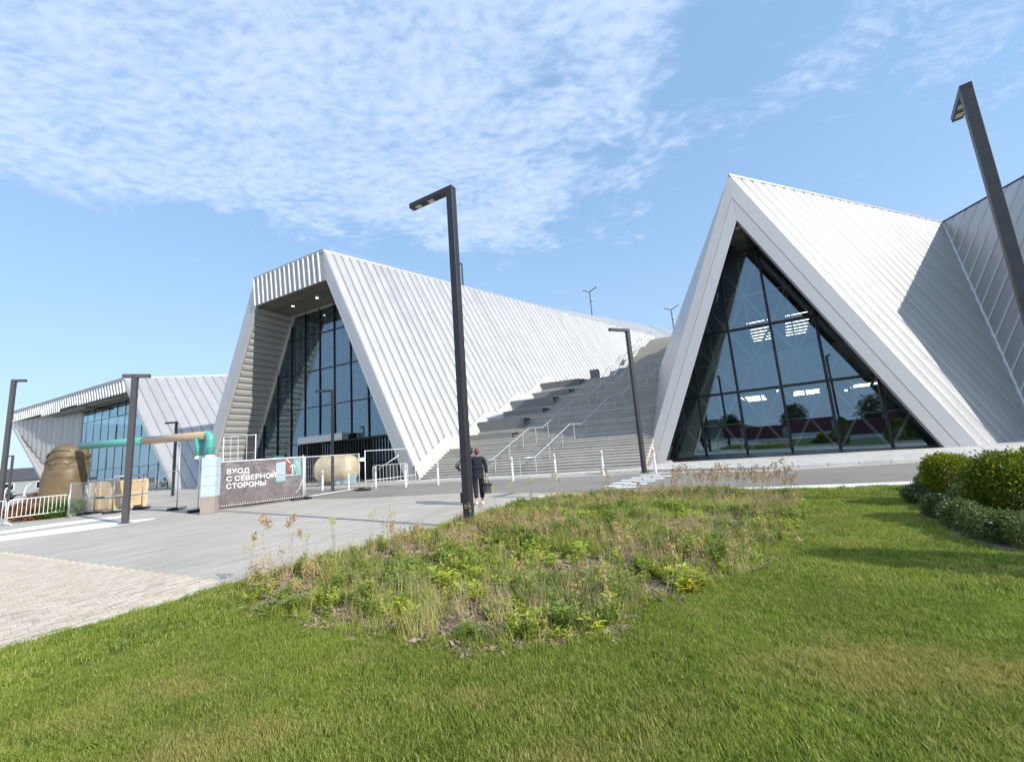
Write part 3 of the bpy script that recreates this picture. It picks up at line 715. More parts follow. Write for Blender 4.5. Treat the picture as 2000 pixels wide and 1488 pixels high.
# wing
ed = gnd(2000, 345, E4[2]) - E4; ed /= np.linalg.norm(ed)
NW = np.cross(ed, V4 - E4); NW /= np.linalg.norm(NW); NW = NW if NW @ (CP - E4) > 0 else -NW
K4 = E4 + ed * 17.2; S2 = pl(1947, 867, PR_, NF); sdn = np.array(sd)
Pm = S2 + sdn * (((E4 - S2) @ NW) / (sdn @ NW)); K0 = K4 + (Pm - K4) * K4[2] / (K4[2] - Pm[2])
wing = empty('wing_hall', K0, 'sloping silver clad wing behind the right lamp post', 'building')
# seam direction
sdv = pl(1895.6, 525.6, E4, NW) - pl(1942, 413, E4, NW); sdv /= np.linalg.norm(sdv); sdv = -sdv
base_o = V0
wp = [coords(q, base_o, -ed * -1, sdv) for q in (V0, E4, K4, K0)]
clad(wing, base_o, ed, sdv, wp, 0.95, 0.004, M['clad_flat'], nb=4, outward=NW)
MB().bar(E4 + NW * .03, K4 + NW * .03, .05, .10).build('roof_trim', M['mull'], wing)
MB().bar(E4 + (NW + NF) * .05, V0 + (NW + NF) * .05, .34, .06, up=NW + NF).build('valley_trim', M['fascia'], wing)
K1 = K0 + V3(17, -1, 0); B1_ = V0 + V3(20, 6, 0)
MB().poly([K4, K0, K1]).build('end_wall', M['clad_flat'], wing); MB().poly([E4, K4, K1, V3(50, 40, 0)]).build('far_roof', M['clad_flat'], wing)
# glass gable
GA = gnd(1308, 899); NFR, TFR = NA, TA; TA = az(123); NA = az(33)
DA = az(21); DA = DA * (((GA - iL) @ NA) / (DA @ NA)); DR = az(47); DR = DR * (((GA - iR) @ NA) / (DR @ NA)); gL, gR = iL + DA, iR + DR; kd = 1.0
def isect(P, d, Q, e):
    A_ = np.array([[d @ TA, -(e @ TA)], [d[2], -e[2]]]); k_ = np.linalg.solve(A_, np.array([(Q - P) @ TA, Q[2] - P[2]])); return P + d * k_[0]
gT = isect(gL, iap - iL, gR, iap - iR)
print('gT', gT, 'iap', iap)
for (a, b, o_, D_) in ((iap, iL, TA, DA), (iap, iR, -TA, DR)):
    u_ = (b - a) / np.linalg.norm(b - a); L_ = np.linalg.norm(b - a)
    LD = np.linalg.norm(D_); clad(ah, a + D_ / LD * .31, u_, D_ / LD, [(0, 0), (L_, 0), (L_, LD - .3), (0, LD - .3)], 1.1, 0.0, M['soffit'], 'lining_panel', nb=2, outward=o_)  # shade inside the glass recess is put into the lining's dark colour
agz = lambda P: hz_(P, GA, TA); ag2 = lambda u, v: agz(pl(u, v, GA, NA))
polyA = [agz(gT), agz(gR), agz(gL)]
polyA = clip([np.array(p) for p in polyA], np.array([0, -1.]), -.12)
zcap = iap[2] - .05; polyA = [tuple(p) for p in clip(polyA, np.array([0, 1.]), zcap)]
lcap = gL + (gT - gL) * (zcap / gT[2]); rcap = gR + (gT - gR) * (zcap / gT[2])
MB().poly([iap, rcap, lcap]).build('soffit', M['soffit'], ah)
vl = []
for (a, b) in (((1357, 734.5), (1381.6, 892.6)), ((1422, 642.6), (1460.6, 887.7)), ((1491, 555.5), (1547.7, 881)), ((1586.5, 591), (1641, 875)), ((1713.9, 731), (1743, 868))):
    p, q = ag2(*b), ag2(*a); h_ = p[0] * .5 + q[0] * .5; vl.append(((h_, 0), (h_, 10)))
hl = [tuple(ag2(*q) for q in pr) for pr in (((1405.8, 770), (1713.9, 731)), ((1455.8, 641), (1607.4, 613.5)))]
cells, PA_, N_ = glazing(ah, GA, TA, polyA, vl, hl, M['glass'], 0.15)
z1, z2 = (hl[0][0][1] + hl[0][1][1]) / 2, (hl[1][0][1] + hl[1][1][1]) / 2
xs = [v[0][0] for v in vl]; dx = np.mean(np.diff(xs)); xs = [xs[0] - dx] + xs + [xs[-1] + dx]
zr = [.1, z1, z2, z2 + 4.6]
for i in range(len(xs) - 1):
    xm = (xs[i] + xs[i + 1]) / 2
    for j in range(3):
        zm = (zr[j] + zr[j + 1]) / 2
        strut(ah, PA_, N_, (xs[i], zr[j]), (xm, zm), polyA, .5, .13); strut(ah, PA_, N_, (xm, zm), (xs[i + 1], zr[j + 1]), polyA, .5, .13)
        strut(ah, PA_, N_, (xs[i], zr[j + 1]), (xm, zm), polyA, .5, .13); strut(ah, PA_, N_, (xm, zm), (xs[i + 1], zr[j]), polyA, .5, .13)
        strut(ah, PA_, N_, (xm, zm), (xm, zr[j + 1] + (zr[j + 1] - zm if j < 2 else 0)), polyA, .55, .09)
for j in range(3):
    zm = (zr[j] + zr[j + 1]) / 2; strut(ah, PA_, N_, (-30, zm), (30, zm), polyA, .62, .09)
MB().box(PA_((agz(gL)[0] / 2 + agz(gR)[0] / 2, .06)) - NA * .1, TA * (agz(gR)[0] - agz(gL)[0]) / 2, NA * .15, UPV * .06).build('glazing_sill', M['fascia'], ah)
MB().prism([lcap - NA * .05, gL - NA * .05, gL - NA * .05 + TA * .12, lcap - NA * .05 + TA * .12], -NA * .05).build('glazing_frame', M['fascia'], ah)
MB().prism([gL + NA * .1 + UPV * .05, gR + NA * .1 + UPV * .05, gR + NA * 22 + UPV * .05, gL + NA * 22 + UPV * .05], UPV * .02).build('interior_floor', M['innerfloor'], ah)
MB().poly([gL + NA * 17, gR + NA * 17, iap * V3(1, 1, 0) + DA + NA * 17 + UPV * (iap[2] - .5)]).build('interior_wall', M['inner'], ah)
MB().prism([PA_((3.2, 4.7)) + NA * 7, PA_((14.5, 4.7)) + NA * 7, PA_((13, 7.3)) + NA * 7, PA_((3.6, 7.3)) + NA * 7], NA * .2).build('mezzanine_front', M['innerwall'], ah)
MB().prism([PA_((3.0, 4.3)) + NA * 7.3, PA_((15, 4.3)) + NA * 7.3, PA_((15, 4.3)) + NA * 15, PA_((3.0, 4.3)) + NA * 15], UPV * .3).build('mezzanine_floor', M['inner'], ah)
for r_ in range(3):
    for k in range(6):
        c = PA_((5 + r_ * 3.6, 4.22)) + NA * (8 + k * 1.1)
        MB().bar(c - TA * .8, c + TA * .8, .03, .03).build('ceiling_light', M['light'], ah)
for r_ in range(2):
    for k in range(7):
        c = PA_((6.4 + r_ * 2.3, 9.0)) + NA * (3.0 + k * 1.2)
        MB().bar(c - TA * .7, c + TA * .7, .03, .03).build('ceiling_light', M['light'], ah)
for k, (u, v) in enumerate(((1519, 762), (1597, 765), (1652, 761))):
    d_ = ray(u, v); p = CP + d_ * ((GA + NA * 5 - CP) @ NA) / (d_ @ NA); MB().lathe([(.07, 0), (.09, -.06), (.03, -.1)], p, 10).build('spotlight', M['light'], ah)
cb = pl(1441, 446, PL_ + NFR * .9, NFR); MB().lathe([(.05, .25), (.12, .2), (.20, .08), (.22, 0), (.13, -.05)], cb, 16).build('dome_camera', M['fascia'], ah, smooth=True)
# threshold grate in front of the glass
tg = MB(); mid_ = [iL + az(21) * .6 + TA * .5, iR + az(30) * .35 - TA * .3, gR - NA * .1, gL - NA * .2 + TA * .3]; NA_, TA_ = NFR, TFR
MB().prism([p + UPV * .105 for p in mid_], UPV * .01).build('entrance_mat', M['mull'], ah)

# ------------------------------------------------------------------ left hall
Q1 = gnd(341, 956); f1 = lambda u, v: pl(u, v, Q1, NPL)
lh = empty('left_hall', Q1, 'low silver hall with a striped canopy edge and ribbed side at far left', 'building')
T1R, T1L = f1(243, 740), f1(17, 811); T1L[2] = T1R[2]; s1R, s1L = f1(247, 764), f1(18, 828); s1L[2] = s1R[2]
e1T, e1B = f1(22, 829), toground(f1(22, 829), f1(88, 944)); e1T[2] = s1R[2]
i1B = toground(f1(250, 768), f1(330, 945)); i1T = s1R
MB().prism([T1R, s1R, i1B, Q1], NPL * .4).build('fascia_panel', M['fascia'], lh)
MB().prism([T1L, T1R, s1R, s1L], NPL * .3).build('fascia_backing', M['grey'], lh)
n = 52
for k in range(n):
    f = (k + .5) / n; a, b = T1L + (T1R - T1L) * f, s1L + (s1R - s1L) * f
    low = 0.0 if (k < 18 or 26 < k < 34) else (0.35 if k < 27 else .15)
    MB().bar(a - NPL * .06, b - UPV * (low) - NPL * .06, .22, .12, up=NPL).build('white_batten', M['whitestrip'], lh)
MB().bar(T1L - NPL * .05, T1R - NPL * .05, .14, .4).build('roof_trim', M['grey'], lh)
U78 = az(58); E1 = T1R - Q1; L1 = np.linalg.norm(E1); E1 /= L1
NS1 = np.cross(U78, E1); NS1 = NS1 if NS1 @ (CP - Q1) > 0 else -NS1
R1 = pl(480, 732, Q1, NS1); c1_ = coords(R1, Q1, U78, E1)
clad(lh, Q1, U78, E1, [(0, 0), (c1_[0] + 4, 0), c1_, (0, L1)], 1.0, 0.022, M['clad_flat'], nb=14, skew=.3, dent=.012, outward=NS1)
MB().bar(T1R + NS1 / np.linalg.norm(NS1) * .04, R1 + NS1 / np.linalg.norm(NS1) * .04, .15, .2).build('roof_trim', M['fascia'], lh)
D1 = NPL * 2.0
hL1 = lambda u, v: pl(u, v, Q1 + D1, NPL)
MB().poly([T1L, T1R, R1, R1 + NPL * 20, T1L + NPL * 30]).build('roof', M['clad_flat'], lh)
MB().prism([s1L, s1R, s1R + D1, s1L + D1], UPV * .05).build('soffit', M['soffit'], lh)
wT = hL1(161, 826); wT[2] = s1R[2]; wB = wT * V3(1, 1, 0)
for (u0, u1, dz) in ((.38, .68, .55), (.70, .98, .45)):
    a = s1L + (s1R - s1L) * u0 + NPL * .35; b = s1L + (s1R - s1L) * u1 + NPL * .5; MB().prism([a, b, b + NPL * 1.3, a + NPL * 1.5], -UPV * dz).build('soffit_beam', M['soffit'], lh)
UR = e1B - e1T; LR = np.linalg.norm(UR); UR /= LR
rb = coords(e1B, wT, GD, -UPV); wE = wT + (e1T - wT) * 1.0; uW = (e1T - wT); LWW = np.linalg.norm(uW * V3(1, 1, 0)); uW = uW * V3(1, 1, 0) / LWW
kB = ((e1B - wT) @ uW)
clad(lh, wT, uW, -UPV, [(0, 0), (LWW, 0), (kB, wT[2]), (0, wT[2])], 1.55, 0.22, M['rib'], 'lining_panel', nb=3, skew=.6, outward=GD)
MB().bar(e1T - NPL * .05, e1B - NPL * .05, .35, .25, up=NPL).build('edge_trim', M['fascia'], lh)
MB().poly([e1T - GD * .4, e1B - GD * .4, e1B + NPL * 30 - GD * .4, e1T + NPL * 30 - GD * .4]).build('flank_wall', M['clad_flat'], lh)
GO1 = Q1 + D1; g1 = lambda P: hz_(P, GO1, GD); g12 = lambda u, v: g1(pl(u, v, GO1, NPL))
poly1 = [g1(wT), g1(s1R + D1), g1(i1B + D1), g1(wB)]
vl = []
h0 = g12(176, 921)[0]; h1 = g12(319, 904)[0]
for k in range(-3, 12):
    h_ = h0 + (h1 - h0) * k / 8.5; vl.append(((h_, 0), (h_, 10)))
zz1 = g12(250, 912)[1]; zz2 = g12(210, 817)[1]
cells, P_, N_ = glazing(lh, GO1, GD, poly1, vl, [((-60, zz1), (5, zz1)), ((-60, zz2), (5, zz2))], M['glass_sky'], 0.05, .03)
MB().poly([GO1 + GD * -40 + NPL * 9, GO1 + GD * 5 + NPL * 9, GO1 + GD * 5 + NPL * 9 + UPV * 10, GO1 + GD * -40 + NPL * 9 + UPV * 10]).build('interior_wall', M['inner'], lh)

# ------------------------------------------------------------------ upper hall behind the stairs
uh = empty('upper_hall', (20, 78, 0), 'pale faceted roof of the upper hall rising behind the stairs', 'building')
def at_y(u, v, y): d = ray(u, v); return CP + d * y / d[1]
A_, B_, C_, D_ = at_y(1040, 594, 62), at_y(1188, 622, 72), at_y(1262, 635, 76), at_y(1345, 651, 80)
a_, b_, c_, d_ = at_y(1010, 640, 56), at_y(1212, 668, 64), at_y(1292, 690, 66), at_y(1365, 700, 66)
for q4 in ([A_, B_, b_, a_], [B_, C_, c_, b_], [C_, D_, d_, c_]):
    o_ = q4[0]; u_ = (q4[1] - q4[0]); Lu = np.linalg.norm(u_); u_ = u_ / Lu; e_ = q4[3] - q4[0]; e_ = e_ / np.linalg.norm(e_)
    MB().poly([q4[0], q4[1], q4[2]]).build('roof_facet', M['clad_flat'], uh); MB().poly([q4[0], q4[2], q4[3]]).build('roof_facet', M['clad_flat'], uh)
MB().poly([A_, B_, C_, D_, D_ + V3(0, 20, -7), A_ + V3(0, 20, -7)]).build('roof', M['clad_flat'], uh)
MB().poly([a_, b_, c_, d_, V3(*d_[:2], 0), V3(*a_[:2], 0)]).build('wall', M['clad_flat'], uh)

# ------------------------------------------------------------------ the staircase
st = empty('staircase', BR + GD * 4, 'broad grey concrete staircase rising between the two halls', 'staircase')
TT = az(113); NS_ = az(23); W47 = az(47)
prof = [(0, 0), (3.2, 1.9), (4.4, 1.9), (7.6, 3.85), (8.8, 3.85), (12.0, 5.75), (13.3, 5.75), (16.9, 7.75), (21.3, 7.75), (24.7, 9.7), (25.9, 9.7), (28.8, 11.6), (29.9, 11.6), (33.0, 13.5), (34.3, 13.5), (38.2, 15.45), (50, 15.45)]
def zprof(s):
    for (a, za), (b, zb) in zip(prof, prof[1:]):
        if a <= s <= b: return za + (zb - za) * (s - a) / (b - a)
    return 0 if s < 0 else prof[-1][1]
def lineX(P, d, s):   # point on line P + d*k with (X-BR).NS_ = s
    k = (s - (P - BR) @ NS_) / (d @ NS_); return P + d * k
lean = (TR - BR); lean = lean / lean[2]
upA, upB = V3(9.05, 41.8, 0), V3(20.8, 59.3, 0); upd = (upB - upA) / np.linalg.norm(upB - upA)
def left_pt(s, z):
    if s < 19.0:
        return lineX(BR + lean * z - NS * .02, W48, s) * V3(1, 1, 0)
    return lineX(upA, upd, s) * V3(1, 1, 0)
def right_pt(s): return lineX(V3(8.1, 25.0, 0) , az(33), s)
nst = 0
for (sa, za), (sb, zb) in zip(prof, prof[1:]):
    if zb > za:
        ns = 12
        for k in range(ns):
            s0, s1 = sa + (sb - sa) * k / ns, sa + (sb - sa) * (k + 1) / ns; z = za + (zb - za) * (k + 1) / ns
            ext = s1 + .35 if k < ns - 1 else s1 + .02
            lo, hi = left_pt(s0, z), right_pt(s0); lo2, hi2 = left_pt(ext, z), right_pt(ext)
            mb = MB(); mb.prism([V3(*lo[:2], z - .75), V3(*hi[:2], z - .75), V3(*hi2[:2], z - .75), V3(*lo2[:2], z - .75)], UPV * .70)
            mb.build('step', M['conc'], st)
            o2 = -NS_ * .03
            mb = MB(); mb.prism([V3(*(lo + o2)[:2], z - .055), V3(*(hi + o2)[:2], z - .055), V3(*hi2[:2], z - .055), V3(*lo2[:2], z - .055)], UPV * .055); mb.build('tread', M['nose'], st)
            nst += 1
    elif sa > 0:
        z = za; lo, hi, lo2, hi2 = left_pt(sa - .02, z), right_pt(sa - .02), left_pt(sb + .4, z), right_pt(sb + .4)
        if sb > 20 and sa < 17: lo2 = left_pt(18.9, z)
        pts = [lo, hi, hi2, lo2]
        if 16 < sa < 18: pts = [lo, hi, right_pt(sb + .4), lineX(upA, upd, sb + .4), left_pt(18.95, z)]
        MB().prism([V3(*p[:2], z - .6) for p in pts], UPV * .597).build('landing', M['conc'], st)
# white plaster stringer and metal trim against the hall flank
for (sa, za), (sb, zb) in zip(prof, prof[1:]):
    if sb > 22: break
    if sb > 18: sb = 18.0 if sa < 18 else sb
    p0, p1 = left_pt(sa, za + .2) + UPV * za, left_pt(min(sb, 18.9), zb + .2) + UPV * zb
    off = NS * V3(1, 1, 0); off /= np.linalg.norm(off)
    w0, w1 = p0 + off * .03, p1 + off * .03
    MB().add([w0 - UPV * .45, w1 - UPV * .45, w1 + UPV * .30, w0 + UPV * .30, w0 - UPV * .45 + off * .26, w1 - UPV * .45 + off * .26, w1 + UPV * .30 + off * .2, w0 + UPV * .30 + off * .2],
             [(0, 1, 2, 3), (4, 7, 6, 5), (0, 4, 5, 1), (3, 2, 6, 7), (0, 3, 7, 4), (1, 5, 6, 2)]).build('stringer', M['render'], st)
    ln = lean * .62
    t0_, t1_ = p0 + UPV * .30 + off * .02, p1 + UPV * .30 + off * .02
    MB().prism([t0_ + ln * .02, t1_ + ln * .02, t1_ + ln * 1.0, t0_ + ln * 1.0], off * .17).build('flank_trim', M['fascia'], st)
# upper stepped parapet
for (sa, za), (sb, zb) in zip(prof[8:], prof[9:]):
    if sa > 39: break
    a, b = lineX(upA, upd, sa), lineX(upA, upd, min(sb, 39.5))
    MB().add([V3(*a[:2], za - .8), V3(*b[:2], zb - .8), V3(*b[:2], zb + .35), V3(*a[:2], za + .35), V3(*(a - TT * .25)[:2], za - .8), V3(*(b - TT * .25)[:2], zb - .8), V3(*(b - TT * .25)[:2], zb + .35), V3(*(a - TT * .25)[:2], za + .35)],
             [(0, 1, 2, 3), (4, 7, 6, 5), (0, 4, 5, 1), (3, 2, 6, 7), (0, 3, 7, 4), (1, 5, 6, 2)]).build('parapet', M['render'], st)
# handrails
def handrail(P, d, s0, s1, label, gap=1.15, hgt_=1.0, mid=False, dz=0.0):
    r = empty('handrail', lineX(P, d, s0), label, 'handrail')
    ks = sorted(set([s0] + [a for a, _ in prof if s0 < a < s1] + [s1]))
    pts = [lineX(P, d, s) * V3(1, 1, 0) + UPV * (zprof(s) + hgt_ + dz) for s in ks]
    MB().tube(pts, .036, 6).build('rail', M['galv'], r, smooth=True)
    if mid: MB().tube([p - UPV * .5 for p in pts], .015, 5).build('rail', M['galv'], r, smooth=True)
    n = int((s1 - s0) / gap)
    for k in range(n + 1):
        s = s0 + .05 + (s1 - s0 - .1) * k / n; p = lineX(P, d, s) * V3(1, 1, 0)
        MB().tube([p + UPV * (zprof(s) - .03 + dz * .5), p + UPV * (zprof(s) + hgt_ + dz)], .028, 6).build('rail_post', M['galv'], r)
    return r
handrail(V3(2.1, 29.8, 0), az(47), -1.0, 40, 'long steel handrail up the stairs, the one nearer the middle hall')
handrail(V3(4.75, 28.7, 0), az(47), -1.2, 40, 'long steel handrail up the stairs, the one nearer the triangular hall')
handrail(upA + TT * -.1, upd, 21.3, 39.3, 'steel railing on the white parapet of the upper stairs', gap=1.5, hgt_=1.0, dz=.3)
# low rail on the landing by the wall
lr = empty('landing_rail', left_pt(17.2, 7.75), 'thin steel rail on the landing against the silver flank', 'railing')
q0, q1 = left_pt(17.0, 7.75) + TT * 1.0, lineX(upA, upd, 20.6) - TT * .6
for h_ in (.45, .9): MB().tube([q0 * V3(1, 1, 0) + UPV * (7.75 + h_), q1 * V3(1, 1, 0) + UPV * (7.75 + h_)], .018, 6).build('rail', M['galv'], lr)
for k in range(6):
    p = q0 + (q1 - q0) * k / 5; MB().tube([p * V3(1, 1, 0) + UPV * 7.75, p * V3(1, 1, 0) + UPV * 8.65], .018, 6).build('rail_post', M['galv'], lr)
bn2 = empty('waste_bin', gnd(1163, 741, 7.75), 'grey box bin on the upper landing of the stairs', 'bin')
p = gnd(1163, 741, 7.75); MB().box(p + UPV * .45, TT * .42, NS_ * .35, UPV * .45).build('body', M['bin'], bn2, bevel=.04); MB().box(p + UPV * .93, TT * .44, NS_ * .37, UPV * .03).build('lid', M['grey'], bn2)
# seating blocks
k_ = 0
for (sa, za, sb, zb) in ((4.4, 1.9, 7.6, 3.85), (8.8, 3.85, 12.0, 5.75), (13.3, 5.75, 16.9, 7.75)):
    for (s0_, s1_, z0_, z1_, L_) in ((sa + .55, sb - 1.35, za + .25, za + .93, 3.7), (sb - 1.4, sb + .02, za + .9, zb + .02, 4.0)):
        lo = left_pt(s0_, z1_) + TT * (.45 if z1_ == zb + .02 else .25); pos = ('lowest', 'second from the bottom', 'third from the bottom', 'fourth from the bottom', 'second from the top', 'topmost')[k_]; k_ += 1
        b = empty('seating_block', V3(*lo[:2], z0_), f'dark grey seating block on the stairs, {pos} of the six', 'bench', 'seating blocks on the stairs')
        q4 = [lo, lo + TT * L_, lo + TT * L_ + NS_ * (s1_ - s0_), lo + NS_ * (s1_ - s0_) + W48 * .5]
        MB().prism([V3(*p[:2], z0_) for p in q4], UPV * (z1_ - z0_)).build('block', M['bench'], b)
        MB().box(V3(*(lo + TT * (L_ + .22) + NS_ * .16)[:2], z1_ - .14), TT * .22, NS_ * .16, UPV * .06).build('end_socket', M['mull'], b)

# ------------------------------------------------------------------ lamp posts
def lamp_L(base, top_h, adir, alen, label, w_=0.17, m='post', group='angled lamp posts', detail=True, heads=1):
    r = empty('lamp_post', base, label, 'lamp post', group)
    a = adir / np.linalg.norm(adir); b = np.cross(UPV, a); base = np.asarray(base, float)
    MB().box(base + UPV * (top_h - .1) / 2, a * w_ / 2, b * w_ / 2, UPV * (top_h - .1) / 2).build('pole', M[m], r, bevel=.008 if detail else 0)
    ah_ = .13 if w_ > .12 else .09
    for k in range(heads):
        sg = 1 if k == 0 else -1
        s0 = -w_ / 2 if k == 0 else w_ / 2 
        c = base + UPV * (top_h - ah_ / 2 + .0) + a * sg * (alen / 2)
        MB().box(c, a * (alen / 2 + w_ / 2 - (0 if k == 0 else w_ / 2)), b * (w_ / 2 + .002), UPV * ah_ / 2).build('arm', M[m], r, bevel=.008 if detail else 0)
        if detail:
            for f in (.52, .86):
                cc_ = base + UPV * (top_h - ah_ - .002) + a * sg * alen * f
                MB().box(cc_, a * .085, b * (w_ * .36), UPV * .006).build('lens', M['lens'], r)
            MB().box(base + UPV * (top_h - ah_ - .001) + a * sg * alen * .62, a * alen * .34, b * (w_ * .42), UPV * .003).build('lamp_recess', M['mull'], r)
    if detail:
        MB().box(base + UPV * .9 - b * (w_ / 2 + .002), a * w_ * .3, b * .004, UPV * .22).build('service_door', M[m], r)
    MB().box(base + UPV * .012, a * (w_ * .9), b * (w_ * .9), UPV * .012).build('base_plate', M[m], r)
    return r
lb_ = gnd(917, 1029); tp = gnd(880, 364, 8.03)
r = lamp_L(lb_, 8.05, gnd(806, 398, 8) - gnd(880, 364, 8), 1.20, 'tall charcoal lamp post at the flowerbed edge, nearest to the two pedestrians', .175)
b = np.cross(UPV, r.location and V3(1, 0, 0)); MB().box(lb_ + V3(-.13, .02, .62), (.03, 0, 0), (0, .05, 0), (0, 0, .11)).build('socket_box', M['post'], r)
rt = gnd(1884, 168, 8.05); lamp_L(V3(rt[0], rt[1], 0), 8.05, gnd(1867, 228, 8) - gnd(1884, 168, 8), .98, 'tall grey lamp post in front of the wing, cut by the right border', .175, 'post2')
p = gnd(1259, 923); lamp_L(p, hgt(1224, 643, p), gnd(1206, 642, 7.2) - gnd(1224, 643, 7.2), 1.0, 'charcoal lamp post by the foot of the stairs, beside the triangular hall', .18)
p = gnd(244, 1022); lamp_L(p, hgt(262, 731, p), V3(1, .42, 0), .36, 'grey lamp post with a double T head standing on the white stone bands', .17, 'post2', heads=2, detail=False)
p = gnd(-4, 1012); lamp_L(p, hgt(19, 741, p), V3(1, .35, 0), .42, 'grey lamp post cut by the left border of the picture', .17, 'post2', detail=False)
p = gnd(650, 958); lamp_L(p, hgt(652, 761, p), gnd(626, 762, 5.8) - gnd(651, 761, 5.8), .85, 'slim charcoal lamp post in front of the cream tank', .14, detail=False)
p = gnd(337, 968); lamp_L(p, hgt(345, 823, p), V3(-1, .1, 0), .85, 'slim charcoal lamp post between the left hall and the fence panel', .14, detail=False)
p = gnd(14, 990); lamp_L(p, hgt(25, 889, p), V3(-1, .2, 0), .7, 'small grey lamp post behind the crowd barrier at far left', .12, 'post2', detail=False)
for (u, v, vt, lab) in ((905, 565, 515, 'roof lamp just right of the tall near lamp post'), (1157, 615, 570, 'double armed roof lamp above the middle of the stairs'), (1317, 644, 605, 'double armed roof lamp above the top of the stairs')):
    y_ = 50 if u < 1000 else 74; b0 = at_y(u, v + 6, y_); t0_ = at_y(u - 4, vt, y_); hh = t0_[2] - b0[2]
    r = empty('roof_lamp', b0, 'slim dark ' + lab, 'lamp')
    MB().bar(b0, b0 + UPV * hh, .16 if u > 1000 else .2).build('pole', M['post2'], r)
    if u > 1000:
        for sx, dz in ((-1, .25), (1, .75)): MB().bar(b0 + UPV * (hh - .02), b0 + UPV * (hh + dz) + V3(sx * 1.3, -.3, 0), .2, .12).build('arm', M['post2'], r)
        MB().lathe([(.1, -.2), (.3, 0), (.1, .2)], b0 + UPV * (hh - 1.6) + V3(.2, -.2, 0), 10).build('globe', M['paper'], r)
    else: MB().bar(b0 + UPV * hh, b0 + UPV * hh + V3(-1.4, .3, 0), .2, .14).build('arm', M['post2'], r)

# ------------------------------------------------------------------ bollards
proto = empty('bollard', (0, 0, 0), 'x', 'bollard', 'white bollards along the road')
MB().lathe([(.055, 0), (.055, 1.12), (.045, 1.16), (.01, 1.17)], n=12).build('post', M['white'], proto, smooth=False)
MB().lathe([(.057, .93), (.057, .97)], n=12).build('red_band', M['mull'], proto); MB().lathe([(.057, 1.03), (.057, 1.07)], n=12).build('red_band', M['red'], proto)
bl = [(1002, 939, 'white bollard in front of the stairs, first to the right of the pedestrians'), (1086, 933, 'white bollard in front of the stairs, below the second handrail'), (1179, 928, 'white bollard in front of the stairs, left of the charcoal lamp post'), (1281, 924, 'white bollard right of the charcoal lamp post, before the triangular hall'),
      (856, 947, 'white bollard left of the pedestrians at the first steps'), (793, 951, 'white bollard at the right end of the crowd barrier'), (734, 953, 'white bollard at the left end of the crowd barrier'), (681, 956, 'white bollard in front of the tank, behind the mesh fence, right one'), (630, 959, 'white bollard in front of the tank, behind the mesh fence, left one')]
for i, (u, v, lab) in enumerate(bl):
    o = proto if i == 0 else copy_tree(proto); o.location = tuple(gnd(u, v)); o['label'] = lab
    if i < 4: o.location.z = .0

# ------------------------------------------------------------------ banner, fences, barriers
b0, b1 = gnd(420, 997), gnd(592, 975); bw = b1 - b0; BW = np.linalg.norm(bw); bu = bw / BW; bnn = np.cross(bu, UPV); bnn = bnn if bnn @ (CP - b0) > 0 else -bnn
BH = 1.80; z0b = .12
ban = empty('banner', b0, 'dark grey printed banner with white Cyrillic lettering hung on the fence', 'banner')
nx, nz = 60, 20; mb = MB()
for i in range(nx + 1):
    for j in range(nz + 1):
        f, g = i / nx, j / nz; wv = .018 * math.sin(f * 19 + g * 5) * math.sin(g * 3.1) + .012 * math.sin(f * 43 - g * 9) * math.sin(g * 3.1)
        mb.v.append(tuple(b0 + bu * (.04 + (BW - .08) * f) + UPV * (z0b + BH * g - .02 * math.sin(f * 3.14)) + bnn * (.045 + wv)))
for i in range(nx):
    for j in range(nz): mb.f.append((i * (nz + 1) + j, (i + 1) * (nz + 1) + j, (i + 1) * (nz + 1) + j + 1, i * (nz + 1) + j + 1))
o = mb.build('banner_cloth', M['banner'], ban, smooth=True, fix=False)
uvl = o.data.uv_layers.new(name='uv')
for lp in o.data.loops: k = lp.vertex_index; uvl.data[lp.index].uv = ((k // (nz + 1)) / nx, (k % (nz + 1)) / nz)
def text(body, size, org, m, parent, name='lettering', off=0.006, ux=None, up_=None, nrm=None, extr=0.002):
    c = bpy.data.curves.new(name, 'FONT'); c.body = body; c.size = size; c.offset = off; c.extrude = extr; c.resolution_u = 3; c.space_character = 1.03
    o = bpy.data.objects.new(name, c); COL.objects.link(o); c.materials.append(m)
    bpy.context.view_layer.update(); dg = bpy.context.evaluated_depsgraph_get(); me = bpy.data.meshes.new_from_object(o.evaluated_get(dg)); bpy.data.objects.remove(o)
    vs = np.array([v.co[:] for v in me.vertices]); P3 = wl(parent)
    for v, q in zip(me.vertices, vs): v.co = tuple(org + ux * q[0] + up_ * q[1] + nrm * q[2] - P3)
    me.materials.clear(); me.materials.append(m)
    o = bpy.data.objects.new(name, me); COL.objects.link(o); o.parent = parent; return o
bx_ = (1 if np.cross(bu, UPV) @ bnn > 0 else -1)
for k, ln_ in enumerate(('ВХОД', 'С СЕВЕРНОЙ', 'СТОРОНЫ')):
    text(ln_, .285, b0 + bu * .33 + UPV * (z0b + BH - .50 - k * .30) + bnn * .075, M['paper'], ban, ux=bu, up_=UPV, nrm=bnn, off=.0045)
